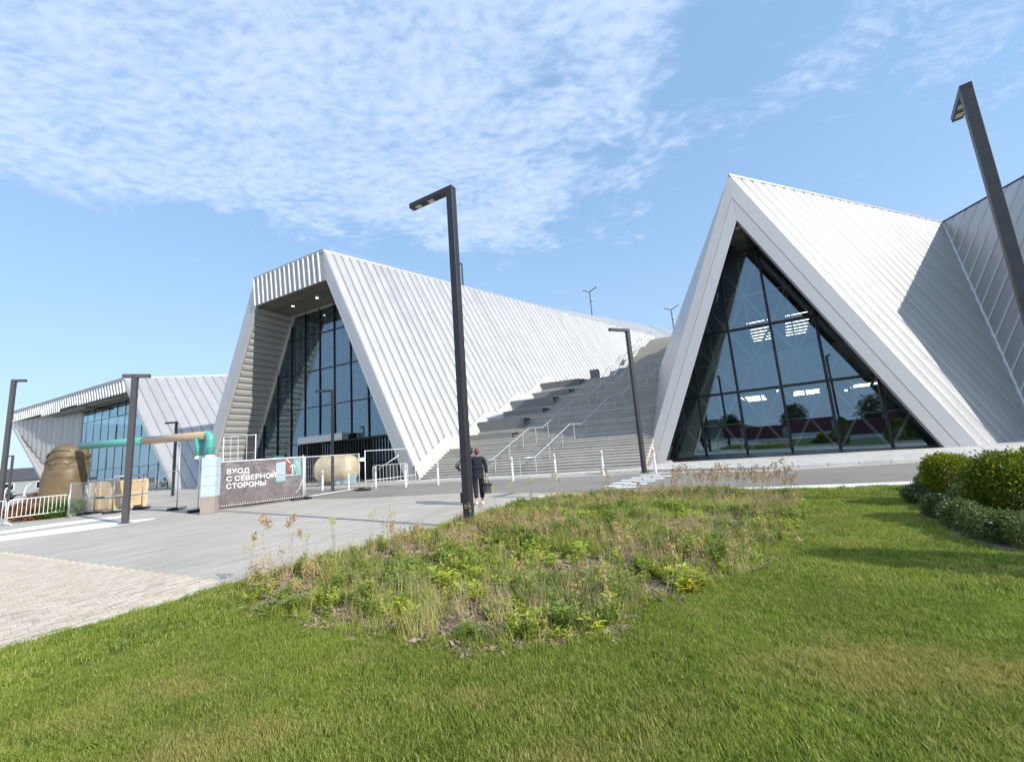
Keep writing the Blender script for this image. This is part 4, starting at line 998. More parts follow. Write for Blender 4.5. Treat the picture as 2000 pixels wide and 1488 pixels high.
# printed picture blocks and arrow on the banner
def decal(x0, x1, z0, z1, m, nm, sh=0, off=.066):
    a = lambda x, z: b0 + bu * (BW * x) + UPV * (z0b + BH * z) + bnn * off
    MB().prism([a(x0, z0), a(x1, z0), a(x1 + sh, z1), a(x0 + sh, z1)], bnn * .002).build(nm, m, ban)
decal(.655, .77, .60, .92, mat('banner_print_blue', (.34, .40, .52), .6, var=.15, vscale=8), 'printed_block')
decal(.78, .855, .66, .98, mat('banner_print_rust', (.27, .10, .07), .6, var=.2, vscale=8), 'printed_block')
decal(.87, .965, .55, .98, mat('banner_print_teal', (.17, .33, .32), .6, var=.15, vscale=8), 'printed_block', .0, .068)
decal(.655, .77, .44, .56, mat('banner_print_paleteal', (.25, .38, .40), .6, var=.15, vscale=8), 'printed_block')
def bline(x0, z0, x1, z1, w_=.028):
    a = lambda x, z: b0 + bu * (BW * x) + UPV * (z0b + BH * z) + bnn * .074
    MB().bar(a(x0, z0), a(x1, z1), w_, .003, up=bnn).build('printed_line', M['paper'], ban)
bline(.64, .575, .855, .575); bline(.855, .565, .855, .83); bline(.855, .845, .825, .77); bline(.855, .845, .885, .77); bline(.78, .98, .83, .88); bline(.90, .94, .95, .70, .012); bline(.90, .12, .955, .24, .015); bline(.955, .24, .985, .42, .015)
fr = empty('banner_fence', b0, 'white steel fence frame carrying the banner', 'fence')
for (p, q) in ((b0 + UPV * .08, b0 + UPV * 2.02), (b1 + UPV * .0, b1 + UPV * 2.02), (b0 + UPV * (z0b + BH + .02), b1 + UPV * (z0b + BH + .02)), (b0 + UPV * z0b, b1 + UPV * z0b)):
    MB().tube([p, q], .028, 8).build('frame_tube', M['white'], fr, smooth=True)
MB().prism([b0 - bnn * .12, b1 - bnn * .12, b1 - bnn * .12 + UPV * .16, b0 - bnn * .12 + UPV * .16], bnn * .05).build('base_board', M['bench'], fr)
for f in (.93,): MB().box(b0 + bw * f + UPV * .05, bu * .25, bnn * .16, UPV * .05).build('foot', M['black'], fr, bevel=.02)
for k in range(40):
    p = b0 + bw * ((k + .5) / 40); MB().tube([p + UPV * (z0b - .0) + bnn * .05, p + UPV * (z0b + .05) + bnn * .045], .012, 5).build('cable_tie', M['paper'], fr) if k % 1 == 0 else None

def fence(pa, pb, label, hgt_=2.0, zb=.12, nv=22, nh=4, m='white', foot=True, tube=.024, wire=.006, group='mesh fence panels', post2=True, mm='galv'):
    pa, pb = np.asarray(pa, float), np.asarray(pb, float); d = pb - pa; r = empty('mesh_fence', pa, label, 'fence', group); du = d / np.linalg.norm(d); dn = np.cross(du, UPV)
    for p in (pa, pb): MB().tube([p + UPV * .0, p + UPV * (hgt_ + .03)], tube, 8).build('fence_post', M[m], r, smooth=True)
    for z in (zb, hgt_): MB().tube([pa + UPV * z, pb + UPV * z], tube * .8, 6).build('fence_rail', M[m], r, smooth=True)
    for k in range(1, nv): p = pa + d * k / nv; MB().bar(p + UPV * zb, p + UPV * hgt_, wire * 1.4).build('fence_wire', M[mm], r, fix=False)
    for k in range(1, nh + 1): z = zb + (hgt_ - zb) * k / (nh + 1); MB().bar(pa + UPV * z, pb + UPV * z, wire * 1.2).build('fence_wire', M[mm], r, fix=False)
    if foot:
        for p in (pa, pb): MB().box(p + UPV * .06, dn * .34, du * .12, UPV * .06).build('fence_foot', M['black'], r, bevel=.03)
    return r
f1_, f2_, f3_ = gnd(593, 975), gnd(702, 957), gnd(714, 958)
fence(f1_ + bu * .05, f2_, 'white framed mesh fence panel right of the banner', 1.93, .10, 34, 3)
fence(f3_, gnd(812, 944), 'mesh fence panel running back to the foot of the middle hall', 2.05, .5, 30, 3, foot=False, mm='mull')
MB().box(f3_ + UPV * .05 - V3(.1, 0, 0), (.35, -.08, 0), (.03, .12, 0), (0, 0, .05)).build('concrete_foot', M['black'], tag(empty('fence_foot_block', f3_, 'black rubber foot block below the mesh fence post by the crowd barrier', 'fence foot'), None), bevel=.03)
MB().box(f3_ + UPV * 1.62 - bu * .14, bu * .13, bnn * .01, UPV * .09).build('sign_plate', M['paper'], empty('paper_sign', f3_, 'small white sign plate fixed to the mesh fence', 'sign'))

def barrier(pa, pb, label, hgt_=1.05, n=9, group='white crowd barriers', zb=.28):
    pa, pb = np.asarray(pa, float), np.asarray(pb, float); d = pb - pa; L = np.linalg.norm(d); du = d / L; dn = np.cross(du, UPV); r = empty('crowd_barrier', pa, label, 'barrier', group)
    rr = .12; pts = [pa + UPV * .02, pa + UPV * (hgt_ - rr)] + [pa + du * rr * (1 - math.cos(t_)) + UPV * (hgt_ - rr + rr * math.sin(t_)) for t_ in (.4, .8, 1.2, 1.57)] + [pb - du * rr * (1 - math.cos(t_)) + UPV * (hgt_ - rr + rr * math.sin(t_)) for t_ in (1.57, 1.2, .8, .4)] + [pb + UPV * (hgt_ - rr), pb + UPV * .02]
    MB().tube(pts, .019, 8).build('frame_tube', M['white'], r, smooth=True)
    MB().tube([pa + UPV * zb, pb + UPV * zb], .020, 6).build('lower_rail', M['white'], r, smooth=True)
    for k in range(1, n + 1): p = pa + d * k / (n + 1); MB().tube([p + UPV * zb, p + UPV * hgt_], .011, 6).build('bar', M['white'], r)
    for p in (pa, pb): MB().tube([p + dn * .3 + UPV * .02, p + UPV * .12, p - dn * .3 + UPV * .02], .018, 6).build('foot', M['white'], r, smooth=True)
    return r
barrier(gnd(729, 952), gnd(797, 947), 'white crowd barrier standing at the right foot of the middle hall', 1.22)
c0 = gnd(740, 951); sg = empty('loose_tube', gnd(740, 951), 'loose white tube leaning across the crowd barrier beside the hall', 'tube')
pA = pl(739, 916, c0, bnn); pB = pl(779, 889, gnd(800, 946), bnn); MB().tube([pA, pB], .03, 8).build('tube_shaft', M['white'], sg, smooth=True)
barrier(gnd(12, 1025), gnd(131, 1009), 'white crowd barrier in front of the green hedge at lower left', 1.02, 13)
barrier(gnd(-110, 1046), gnd(8, 1027), 'white crowd barrier cut by the left border, before the brown bush', 1.02, 13)
posts = [(133, 1011), (167, 1004), (183, 1003), (219, 1002), (276, 994), (345, 996)]
G_ = [gnd(*q) for q in posts]
tops = [945, 939, 938, 931, 925, 866]
labs = ['mesh fence panel before the brown sculpture', 'narrow mesh fence panel between sculpture and crates', 'mesh fence panel right beside the slatted crate side', 'mesh fence panel in front of the stacked plywood crates', 'mesh fence panel left of the tall white post']
for i in range(5):
    pa, pb = G_[i], G_[i + 1]; hh = hgt(posts[i][0], tops[i], pa) if i < 5 else 2
    fence(pa, pb, 'galvanised ' + labs[i], min(2.0, hh), .12, 20, 3, m='galv', wire=.0035, foot=i != 0)
fence(G_[5], gnd(386, 1000), 'tall white mesh fence panel beside the pale blue pillar', hgt(348, 862, G_[5]), .12, 10, 4, m='white', wire=.0035)
p0, p1, p2 = gnd(433, 972), gnd(462, 970), gnd(497, 968)
for (pa, pb, lb2) in ((p0, p1, 'white tube fence panel standing behind the banner, left one'), (p1, p2, 'white tube fence panel standing behind the banner, right one')):
    fence(pa, pb, lb2, hgt(462, 852, p1), .5, 2, 2, m='white', wire=.012, foot=False, group='white fence panels behind the banner', mm='white')

# pillar
pc = gnd(405, 1003); pr = empty('gate_pillar', pc, 'square pillar, pale blue above and taupe below, at the left end of the banner', 'pillar')
pa_ = az(75); pb_ = az(-15); hw = .24; ph = hgt(404, 893, pc); zt_ = hgt(404, 970, pc); pcc = pc + pb_ * hw * .8
MB().box(pcc + UPV * zt_ / 2, pa_ * hw, pb_ * hw, UPV * zt_ / 2).build('lower_block', M['pillartaupe'], pr, bevel=.01)
MB().box(pcc + UPV * (zt_ + ph) / 2, pa_ * (hw + .005), pb_ * (hw + .005), UPV * (ph - zt_) / 2).build('upper_block', M['pillarblue'], pr, bevel=.01)
for f in (.28, .52, .76): MB().box(pcc + UPV * (zt_ + (ph - zt_) * f), pa_ * (hw + .008), pb_ * (hw + .008), UPV * .006).build('joint_line', M['pillartaupe'], pr)
# pipes
pe = pcc + UPV * (ph + .9) + pa_ * .12; 
P0 = gnd(150, 1000); dp = P0[1] + 1.0
def at_depth(u, v, y): d = ray(u, v); return CP + d * y / d[1]
q0 = at_depth(160, 871, P0[1] + .6); q1 = at_depth(283, 860.5, (P0[1] + pe[1]) / 2); q2 = at_depth(406, 849.5, pcc[1] + .05); pr_ = .17
pp = empty('elbow_pipe', pcc + UPV * ph, 'long turquoise and tan pipe running from the sculpture to the pillar with a turquoise elbow', 'pipe')
MB().tube([q0, q1], [.19, .18], 20).build('turquoise_section', M['green'], pp, smooth=True); MB().tube([q1, q2], [.181, .165], 20).build('tan_section', M['tan'], pp, smooth=True)
ddp = (q2 - q1); ddp /= np.linalg.norm(ddp); el = [q2 + ddp * .22 * math.sin(t_) - UPV * .22 * (1 - math.cos(t_)) for t_ in np.linspace(0, 1.57, 8)]
MB().tube([q2 - ddp * .12] + el + [V3(el[-1][0], el[-1][1], ph + .1)], .15, 20).build('elbow', M['green'], pp, smooth=True)
for z in (ph + .42, el[-1][2] + .02): MB().tube([V3(el[-1][0], el[-1][1], z), V3(el[-1][0], el[-1][1], z + .04)], .165, 20).build('pipe_collar', M['green'], pp)
x2 = at_depth(391, 852, pcc[1] + .35); MB().tube([x2, V3(x2[0], x2[1], ph + .0)], [.19, .13], 18).build('second_outlet', M['green'], pp, smooth=True)
for xx in (el[-1], x2): MB().lathe([(.16, 0), (.15, .1), (.12, .14)], (xx[0], xx[1], ph - .02), 16).build('pipe_seat', M['paper'], pp)

# brown sculpture
bs_ = gnd(132, 1001); dq = ray(127, 950); bs_ = V3(dq[0] / dq[1] * (bs_[1] + 1.0), bs_[1] + 1.0, 0); sc_h = hgt(140, 862, bs_)
sp = empty('wrapped_sculpture', bs_, 'huge brown leathery wrapped object like a bent boot standing behind the fence', 'sculpture')
nr, ns_ = 48, 40; mb = MB(); RW_ = abs(at_depth(176, 950, bs_[1])[0] - at_depth(89, 950, bs_[1])[0]) / 2 * .74
for j in range(ns_ + 1):
    f = j / ns_; z = sc_h * f
    for i in range(nr):
        an = 2 * math.pi * i / nr; x, y = math.cos(an), math.sin(an)
        rr = RW_ * (1 + .03 * math.sin(f * 5)); 
        if f > .60: rr *= 1 - .12 * ((f - .60) / .40) ** 2
        zz = z; cx = 0
        rr += .03 * math.sin(an * 3 + f * 7) + .02 * math.sin(an * 7 - f * 15) * (f > .4)
        if f > .58 and x > .2: rr += .10 * math.exp(-((f - .80) / .03) ** 2) * x - .07 * math.exp(-((f - .74) / .03) ** 2) * x
        if abs(f - .60) < .015: rr -= .025
        if abs(f - .16) < .012: rr -= .03
        top = sc_h * (1.0 - .26 * max(0, -x) ** 1.5 - .03 * max(0, x) ** 2 - .03 * abs(y))
        if f > .55: zz = .55 * sc_h + (top - .55 * sc_h) * (f - .55) / .45
        if f > .88: rr *= math.sqrt(max(0.0, 1 - ((f - .88) / .122) ** 2 * .98)) 
        mb.v.append((bs_[0] + cx + rr * x + .08 * max(0, f - .7), bs_[1] + rr * y * .95, zz))
for j in range(ns_):
    for i in range(nr): mb.f.append((j * nr + i, j * nr + (i + 1) % nr, (j + 1) * nr + (i + 1) % nr, (j + 1) * nr + i))
mb.f.append(tuple(ns_ * nr + i for i in range(nr)))
hide_v = list(mb.v); mb.build('hide_body', M['brown'], sp, smooth=True)
def fold(a0, a1, f0, f1, sag, r_):
    ps = []
    for q in np.linspace(0, 1, 14):
        an = a0 + (a1 - a0) * q; f = f0 + (f1 - f0) * q - sag * math.sin(q * 3.14); i_ = int(round(f * ns_)) * nr + int(round(an / (2 * math.pi) * nr)) % nr; p = np.array(hide_v[i_]); p2 = np.array(hide_v[min(i_ + nr, len(hide_v) - 1)]); p = p + (p2 - p) * (f * ns_ - int(f * ns_)); dd = p - bs_; dd[2] = 0; dd /= np.linalg.norm(dd); ps.append(p + dd * .01)
    MB().tube(ps, [.01] + [r_] * 12 + [.01], 8).build('hide_fold', M['brown'], sp, smooth=True)
fold(4.2, 5.6, .83, .86, -.02, .05); fold(4.0, 5.4, .76, .79, .02, .04); fold(4.5, 5.9, .70, .70, .03, .035)
MB().lathe([(RW_ * 1.02, 0), (RW_ * 1.025, .5), (RW_ * 1.0, .52)], bs_, 40).build('base_ring', M['brown'], sp, smooth=False)
# crates
def crate(p0, p1, z0, z1, depth, label, cat='crate'):
    d = (p1 - p0); L = np.linalg.norm(d); u_ = d / L; n_ = np.cross(UPV, u_); n_ = n_ if n_[1] > 0 else -n_
    r = empty('plywood_crate', p0 + UPV * z0, label, cat, 'stacked plywood crates'); c = p0 + u_ * L / 2 + n_ * depth / 2 + UPV * (z0 + z1) / 2
    MB().box(c, u_ * L / 2, n_ * depth / 2, UPV * (z1 - z0) / 2).build('crate_box', M['wood'], r, bevel=.01)
    for z in (z0 + .05, z1 - .05): MB().box(p0 + u_ * L / 2 - n_ * .012 + UPV * z, u_ * L / 2, n_ * .012, UPV * .045).build('batten', M['woodlight'], r)
    for f in (.02, .98): MB().box(p0 + u_ * L * f - n_ * .013 + UPV * (z0 + z1) / 2, u_ * .05, n_ * .011, UPV * ((z1 - z0) / 2 - .1)).build('batten', M['woodlight'], r)
    for f in (.1, .5, .9): MB().box(p0 - u_ * .012 + n_ * depth * f + UPV * (z0 + z1) / 2, u_ * .012, n_ * .05, UPV * (z1 - z0) / 2).build('batten', M['woodlight'], r)
    return r
cA, cB = gnd(218, 1000), gnd(286, 990); ck = .8; cA = cA + (cA - CP) * V3(1, 1, 0) * .05; cB = cB + (cB - CP) * V3(1, 1, 0) * .05
zc1, zc2 = hgt(250, 967, (cA + cB) / 2), hgt(250, 937, (cA + cB) / 2)
r = crate(cA, cB, .10, zc1 - .06, 1.6, 'long plywood crate at the bottom of the stack, with a white paper label'); u_ = (cB - cA) / np.linalg.norm(cB - cA); n_ = V3(u_[1], -u_[0], 0); n_ = n_ if n_[1] < 0 else -n_
MB().box(cA + u_ * .55 + n_ * .03 + UPV * (.1 + (zc1 - .1) * .55), u_ * .2, n_ * .004, UPV * .13).build('paper_label', M['paper'], r)
for f in (.1, .5, .9): MB().box(cA + (cB - cA) * f - n_ * .7 + UPV * .05, u_ * .08, n_ * .8, UPV * .05).build('skid', M['woodlight'], r)
crate(cA, cB, zc1 + .06, zc2, 1.6, 'long plywood crate lying on top of the other crate')
pt = gnd(150, 1007); plt = empty('timber_trestle', pt, 'small pale timber trestle at the foot of the brown sculpture', 'trestle')
ta, tb = gnd(134, 1003), gnd(160, 999)
for p in (ta, tb): MB().bar(p, p + UPV * .38, .07).build('trestle_leg', M['woodlight'], plt)
MB().bar(ta + UPV * .2, tb + UPV * .2, .05, .10).build('trestle_plank', M['woodlight'], plt)
# grey cabinet between the posts
cb_ = gnd(175, 1000); cb_ = cb_ + V3(-.3, .5, 0); gc = empty('machine_cabinet', cb_, 'glossy grey machine cabinet between the sculpture and the crates', 'cabinet')
ch_ = hgt(176, 946, cb_); MB().box(cb_ + UPV * ch_ / 2, (.26, 0, 0), (0, .3, 0), (0, 0, ch_ / 2)).build('cabinet_body', M['galv'], gc, bevel=.04)
for f in (.35, .65): MB().box(cb_ + UPV * ch_ * f - V3(0, .305, 0), (.2, 0, 0), (0, .008, 0), (0, 0, .08)).build('cabinet_vent', M['mull'], gc)

# tank
tcn_ = gnd(650, 950) + V3(-.4, 1.6, 0); tk = empty('cylinder_tank', tcn_, 'weathered cream cylindrical tank lying on a stand behind the mesh fence', 'tank')
tu = az(100); tr = .92; tz = hgt(650, 916, tcn_); tl = 1.0
mb = MB(); prf = [( -tl - tr * .62 * math.cos(t_), tr * math.sin(t_)) for t_ in np.linspace(0.02, 1.57, 9)] + [(tl + tr * .62 * math.sin(t_), tr * math.cos(t_)) for t_ in np.linspace(0, 1.55, 9)]
tn = np.cross(tu, UPV); n = 32
for (x, r_) in prf:
    for i in range(n): an = 2 * math.pi * i / n; mb.v.append(tuple(tcn_ + UPV * tz + tu * x + tn * r_ * math.cos(an) + UPV * r_ * math.sin(an)))
for i in range(len(prf) - 1):
    for j in range(n): mb.f.append((i * n + j, i * n + (j + 1) % n, (i + 1) * n + (j + 1) % n, (i + 1) * n + j))
mb.f += [tuple(range(n)), tuple((len(prf) - 1) * n + j for j in range(n))]
mb.build('tank_shell', M['cream'], tk, smooth=True)
for x in (-tl, -.1, tl): MB().tube([tcn_ + UPV * tz + tu * (x - .02) , tcn_ + UPV * tz + tu * (x + .02)], tr + .012, 32).build('weld_band', M['cream'], tk)
MB().lathe([(.18, 0), (.18, .14), (.21, .15), (.21, .19)], (0, 0, 0), 16).build('manhole', M['mull'], tk).matrix_local = Matrix.Translation(tuple(UPV * (tz - .1) - tu * .55 + (-tn if tn[1] > 0 else tn) * (tr - .06))) @ Matrix.Rotation(R(90), 4, 'X')
for x in (-.9, .8): MB().box(tcn_ + tu * x + UPV * .28, tu * .08, tn * .6, UPV * .28).build('tank_support', M['bench'], tk)
MB().box(tcn_ + tu * .9 + UPV * .34 - V3(0, .5, 0), tu * .75, tn * .04, UPV * .30).build('turquoise_panel', M['turq'], tk)
# grey-green container behind pillar
gb = gnd(368, 975) + V3(0, 3, 0); g_ = empty('green_skip', gb, 'olive grey ribbed container left of the pillar behind the fence', 'container'); ghh = hgt(368, 938, gb)
MB().box(gb + UPV * (ghh / 2 + .1), (.75, 0, 0), (0, .6, 0), (0, 0, ghh / 2 - .1)).build('container_body', mat('olive_paint', (.17, .19, .13), .6, var=.3, vscale=4), g_, bevel=.05)
for k in range(5): MB().box(gb + V3(-.6 + .3 * k, -.62, ghh / 2 + .1), (.03, 0, 0), (0, .03, 0), (0, 0, ghh / 2 - .15)).build('rib', M['galv'], g_)

# ------------------------------------------------------------------ far left background
def car(c, ang, paint, label, L=4.3):
    r = empty('parked_car', c, label, 'car', 'cars parked far left'); a = az(ang); b = np.cross(UPV, a); c = np.asarray(c, float)
    prof_ = [(-.5, .32), (-.5, .75), (-.44, .86), (-.3, .92), (-.2, 1.38), (.12, 1.42), (.3, .95), (.46, .82), (.5, .62), (.5, .32)]
    MB().prism([c + a * x * L + UPV * z - b * .85 for x, z in prof_], b * 1.7).build('body', paint, r, bevel=.06)
    gp_ = [(-.27, .95), (-.19, 1.33), (.11, 1.36), (.26, .96)]
    MB().prism([c + a * x * L + UPV * z - b * .86 for x, z in gp_], b * 1.72).build('side_window', M['carglass'], r)
    for x in (-.32, .32):
        for s in (-1, 1): 
            w_ = MB().tube([c + a * x * L + UPV * .32 + b * s * .72, c + a * x * L + UPV * .32 + b * s * .88], .32, 16).build('wheel', M['black'], r)
            MB().tube([c + a * x * L + UPV * .32 + b * s * .87, c + a * x * L + UPV * .32 + b * s * .89], .19, 12).build('rim', M['galv'], w_)
    for s in (-1, 1): MB().box(c + a * L * .497 + b * s * .6 + UPV * .68, a * .02, b * .18, UPV * .07).build('headlight', M['lens'], r)
def lat(x): return x
car(V3(-62, 50, 0) * 1.0, 100, M['carblue'], 'dark blue hatchback parked at the far left edge'); car(V3(-71, 54, 0), 100, M['carwhite'], 'white car parked at the far left beyond the blue one')
car(V3(-66, 62, 0), 95, M['carwhite'], 'white car parked behind the brown bush')
def house(c, w_, d_, h_, label, ang=15, rm='roofdark', wm='innerwall', n=5):
    r = empty('low_building', c, label, 'building', 'low buildings on the horizon'); a = az(90 + ang); b = az(ang); c = np.asarray(c, float)
    MB().box(c + UPV * h_ / 2, a * w_ / 2, b * d_ / 2, UPV * h_ / 2).build('wall', M[wm], r)
    rf = MB(); e = .4; P = lambda x, y, z: c + a * x + b * y + UPV * z
    rf.add([P(-w_ / 2 - e, -d_ / 2 - e, h_), P(w_ / 2 + e, -d_ / 2 - e, h_), P(w_ / 2 + e, d_ / 2 + e, h_), P(-w_ / 2 - e, d_ / 2 + e, h_), P(-w_ / 2, 0, h_ + d_ * .22), P(w_ / 2, 0, h_ + d_ * .22)], [(0, 1, 5, 4), (2, 3, 4, 5), (0, 4, 3), (1, 2, 5), (0, 3, 2, 1)])
    rf.build('roof', M[rm], r)
    for k in range(n):
        x = -w_ / 2 + w_ * (k + .5) / n; f = MB().box(P(x, -d_ / 2 - .03, h_ * .55), a * .8, b * .05, UPV * .75).build('window', M['white'], r); MB().box(P(x, -d_ / 2 - .07, h_ * .55), a * .68, b * .03, UPV * .63).build('pane', M['carglass'], f)
for (x, y, w_, d_, h_, lab, rm) in ((-112, 92, 26, 12, 3.4, 'long low building with dark roof at far left', 'roofdark'), (-92, 98, 15, 10, 3.0, 'low white building with dark roof, in the gap beside the left hall', 'roofdark'), (-140, 88, 20, 12, 4, 'red roofed low building at the left border', 'maroon')):
    house((x, y, 0), w_, d_, h_ * .8, lab, -15, rm, 'innerwall')
def curvepost(c, h_, label):
    r = empty('curved_post', c, label, 'post', 'curved white posts far left'); c = np.asarray(c, float)
    MB().tube([c, c + UPV * h_ * .5 + V3(.05, 0, 0), c + UPV * h_ * .8 + V3(.25, 0, 0), c + UPV * h_ + V3(.8, 0, 0)], [.12, .10, .07, .02], 8).build('post_shaft', M['white'], r, smooth=True)
for k, (u, v, vt, lab) in enumerate(((5, 975, 948, 'curved white post at the left border, before the cars'), (46, 968, 944, 'curved white post between blue car and brown bush'), (76, 970, 938, 'curved white post right of the brown bush'))):
    p = gnd(u, v + 6); curvepost(p, hgt(u, vt, p), 'tall ' + lab)

# environment behind the camera, seen in the glass
hb = empty('maroon_hoarding', (0, -42, 0), 'long maroon hoarding wall on a white plinth behind the camera', 'hoarding')
MB().bx(-45, 55, -42.3, -42, .7, 3.6).build('hoarding_board', M['maroon'], hb); MB().bx(-45, 55, -42.4, -41.8, 0, .7).build('plinth', M['paper'], hb)
for k in range(9): MB().bx(-40 + k * 10.5, -38.8 + k * 10.5, -41.98, -41.93, .9, 3.0).build('poster', M['innerwall'], hb)
mb = MB(); prev = None; N_h = 60; xs = np.linspace(-500, 500, N_h); 
zz = [14 + 9 * math.sin(x * .011) + 4 * math.sin(x * .037 + 1) for x in xs]
for i in range(N_h - 1): mb.add([(xs[i], -330, -1), (xs[i + 1], -330, -1), (xs[i + 1], -370, zz[i + 1]), (xs[i], -370, zz[i])], [(0, 1, 2, 3)])
tag(structure(mb.build('hills', M['terrain'], fix=False)), 'low hills behind the camera')
mb = MB()
for i in range(N_h - 1): mb.add([(xs[i] * 1.3, 420 , -1), (xs[i + 1] * 1.3, 420, -1), (xs[i + 1] * 1.3, 450, zz[i + 1] * .28), (xs[i] * 1.3, 450, zz[i] * .28)], [(0, 1, 2, 3)])
tag(structure(mb.build('hills', M['terrain'], fix=False)), 'low hills on the far horizon')

# ------------------------------------------------------------------ people
def skin(name, joints, edges, m, parent, sub=2, root=0):
    me = bpy.data.meshes.new(name); P3 = wl(parent)
    me.from_pydata([tuple(np.array(j[0]) ) for j in joints], edges, []); me.materials.append(m)
    o = bpy.data.objects.new(name, me); COL.objects.link(o); o.parent = parent
    md = o.modifiers.new('skin', 'SKIN'); md.use_smooth_shade = True
    for i, j in enumerate(joints): me.skin_vertices[0].data[i].radius = (j[1], j[2] if len(j) > 2 else j[1])
    me.skin_vertices[0].data[root].use_root = True
    sb = o.modifiers.new('sub', 'SUBSURF'); sb.levels = sub; sb.render_levels = sub
    bpy.context.view_layer.update(); dg = bpy.context.evaluated_depsgraph_get(); me2 = bpy.data.meshes.new_from_object(o.evaluated_get(dg)); o.modifiers.clear(); o.data = me2; me2.shade_smooth(); return o
def person(base, rz, label, jacket, trousers, hairm, female=True, bend=False, height=1.68, sway=0.0):
    r = empty('person', base, label, 'person'); r.rotation_euler = (0, 0, rz); k = height / 1.70
    S = lambda *p: (p[0] * k + sway * max(0, p[2] - .85) * k, p[1] * k, p[2] * k)
    # body in one piece: facing +Y, seen from behind
    J = [(S(0, 0, .92), .10 * k, .075 * k), (S(0, .01, 1.10), .09 * k, .07 * k), (S(0, 0, 1.28), .11 * k, .08 * k), (S(0, -.01, 1.41), .085 * k, .06 * k), (S(0, 0, 1.49), .052 * k), (S(0, .015, 1.56), .062 * k, .075 * k), (S(0, .015, 1.64), .072 * k, .088 * k), (S(0, .01, 1.69), .045 * k, .06 * k),
         (S(.19, -.01, 1.39), .045 * k), (S(.255, -.03, 1.13), .036 * k), (S(.265, .02, .90), .028 * k), (S(-.19, -.01, 1.39), .045 * k), (S(-.40 if bend else -.255, -.03, 1.15), .036 * k), (S(-.20 if bend else -.25, .08, 1.03 if bend else .90), .030 * k),
         (S(.095, .0, .86), .07 * k, .07 * k), (S(.10, .10, .47), .055 * k), (S(.10, .02, .10), .042 * k), (S(-.095, 0, .86), .07 * k, .07 * k), (S(-.10, -.02, .48), .055 * k), (S(-.10, -.20, .13), .042 * k)]
    E_ = [(0, 1), (1, 2), (2, 3), (3, 4), (4, 5), (5, 6), (6, 7), (3, 8), (8, 9), (9, 10), (3, 11), (11, 12), (12, 13), (0, 14), (14, 15), (15, 16), (0, 17), (17, 18), (18, 19)]
    skin('body', J, E_, M['skin'], r)
    g = 1.0
    Jj = [(S(0, 0, .78), .20 * k, .15 * k), (S(0, 0, .95), .19 * k, .145 * k), (S(0, .01, 1.10), .17 * k, .14 * k), (S(0, 0, 1.28), .195 * k, .145 * k), (S(0, -.01, 1.42), .13 * k, .095 * k), (S(0, 0, 1.475), .062 * k),
          (S(.20, -.01, 1.39), .076 * k), (S(.262, -.03, 1.13), .062 * k), (S(.27, .02, .93), .052 * k), (S(-.20, -.01, 1.39), .076 * k)] + ([(S(-.40, -.03, 1.16), .062 * k), (S(-.20, .08, 1.02), .052 * k)] if bend else [(S(-.262, -.03, 1.13), .062 * k), (S(-.26, .05, .93), .052 * k)])
    skin('jacket', Jj, [(0, 1), (1, 2), (2, 3), (3, 4), (4, 5), (4, 6), (6, 7), (7, 8), (4, 9), (9, 10), (10, 11)], jacket, r, root=1)
    Jt = [(S(0, 0, .92), .135 * k, .11 * k), (S(.10, 0, .83), .105 * k), (S(.10, .10, .47), .080 * k), (S(.10, .03, .17), .070 * k), (S(-.10, 0, .83), .105 * k), (S(-.10, -.02, .48), .080 * k), (S(-.10, -.18, .19), .070 * k)]
    skin('trousers', Jt, [(0, 1), (1, 2), (2, 3), (0, 4), (4, 5), (5, 6)], trousers, r)
    for (x, y, z, pit) in ((.10, .04, .05, 0), (-.10, -.16, .07, .35)):
        o = skin('shoe', [(S(x, y - .06, z), .05 * k, .045 * k), (S(x, y + .05, z - .005), .048 * k, .035 * k), (S(x, y + .16, z - .02), .038 * k, .025 * k)], [(0, 1), (1, 2)], M['shoe'], r)
    hp = S(0, -.005, 1.635); mb = MB()
    for j in range(9):
        for i in range(16):
            t1, t2 = math.pi * j / 8, 2 * math.pi * i / 16; mb.v.append((hp[0] + .083 * k * math.sin(t1) * math.cos(t2), hp[1] + .1 * k * math.sin(t1) * math.sin(t2) - .008, hp[2] + .105 * k * math.cos(t1) - (.03 if math.sin(t2) < 0 and j > 4 else 0)))
    for j in range(8):
        for i in range(16): mb.f.append((j * 16 + i, j * 16 + (i + 1) % 16, (j + 1) * 16 + (i + 1) % 16, (j + 1) * 16 + i))
    # keep only crown and back of the head
    keep = [f for f in mb.f if not (sum(mb.v[q][1] for q in f) / 4 > hp[1] + .02 and sum(mb.v[q][2] for q in f) / 4 < hp[2] + .05) ]
    me = bpy.data.meshes.new('hair'); me.from_pydata(mb.v, [], keep); me.materials.append(hairm); me.shade_smooth(); o = bpy.data.objects.new('hair', me); COL.objects.link(o); o.parent = r
    if female:
        me = skin('hair_bun', [(S(0, -.085, 1.66), .03 * k), (S(0, -.12, 1.63), .035 * k), (S(0, -.12, 1.58), .02 * k)], [(0, 1), (1, 2)], hairm, r)
    for s in (-1, 1):
        skin('ear', [(S(s * .078, .01, 1.60), .012 * k), (S(s * .088, .005, 1.64), .013 * k)], [(0, 1)], M['skin'], r, 1)
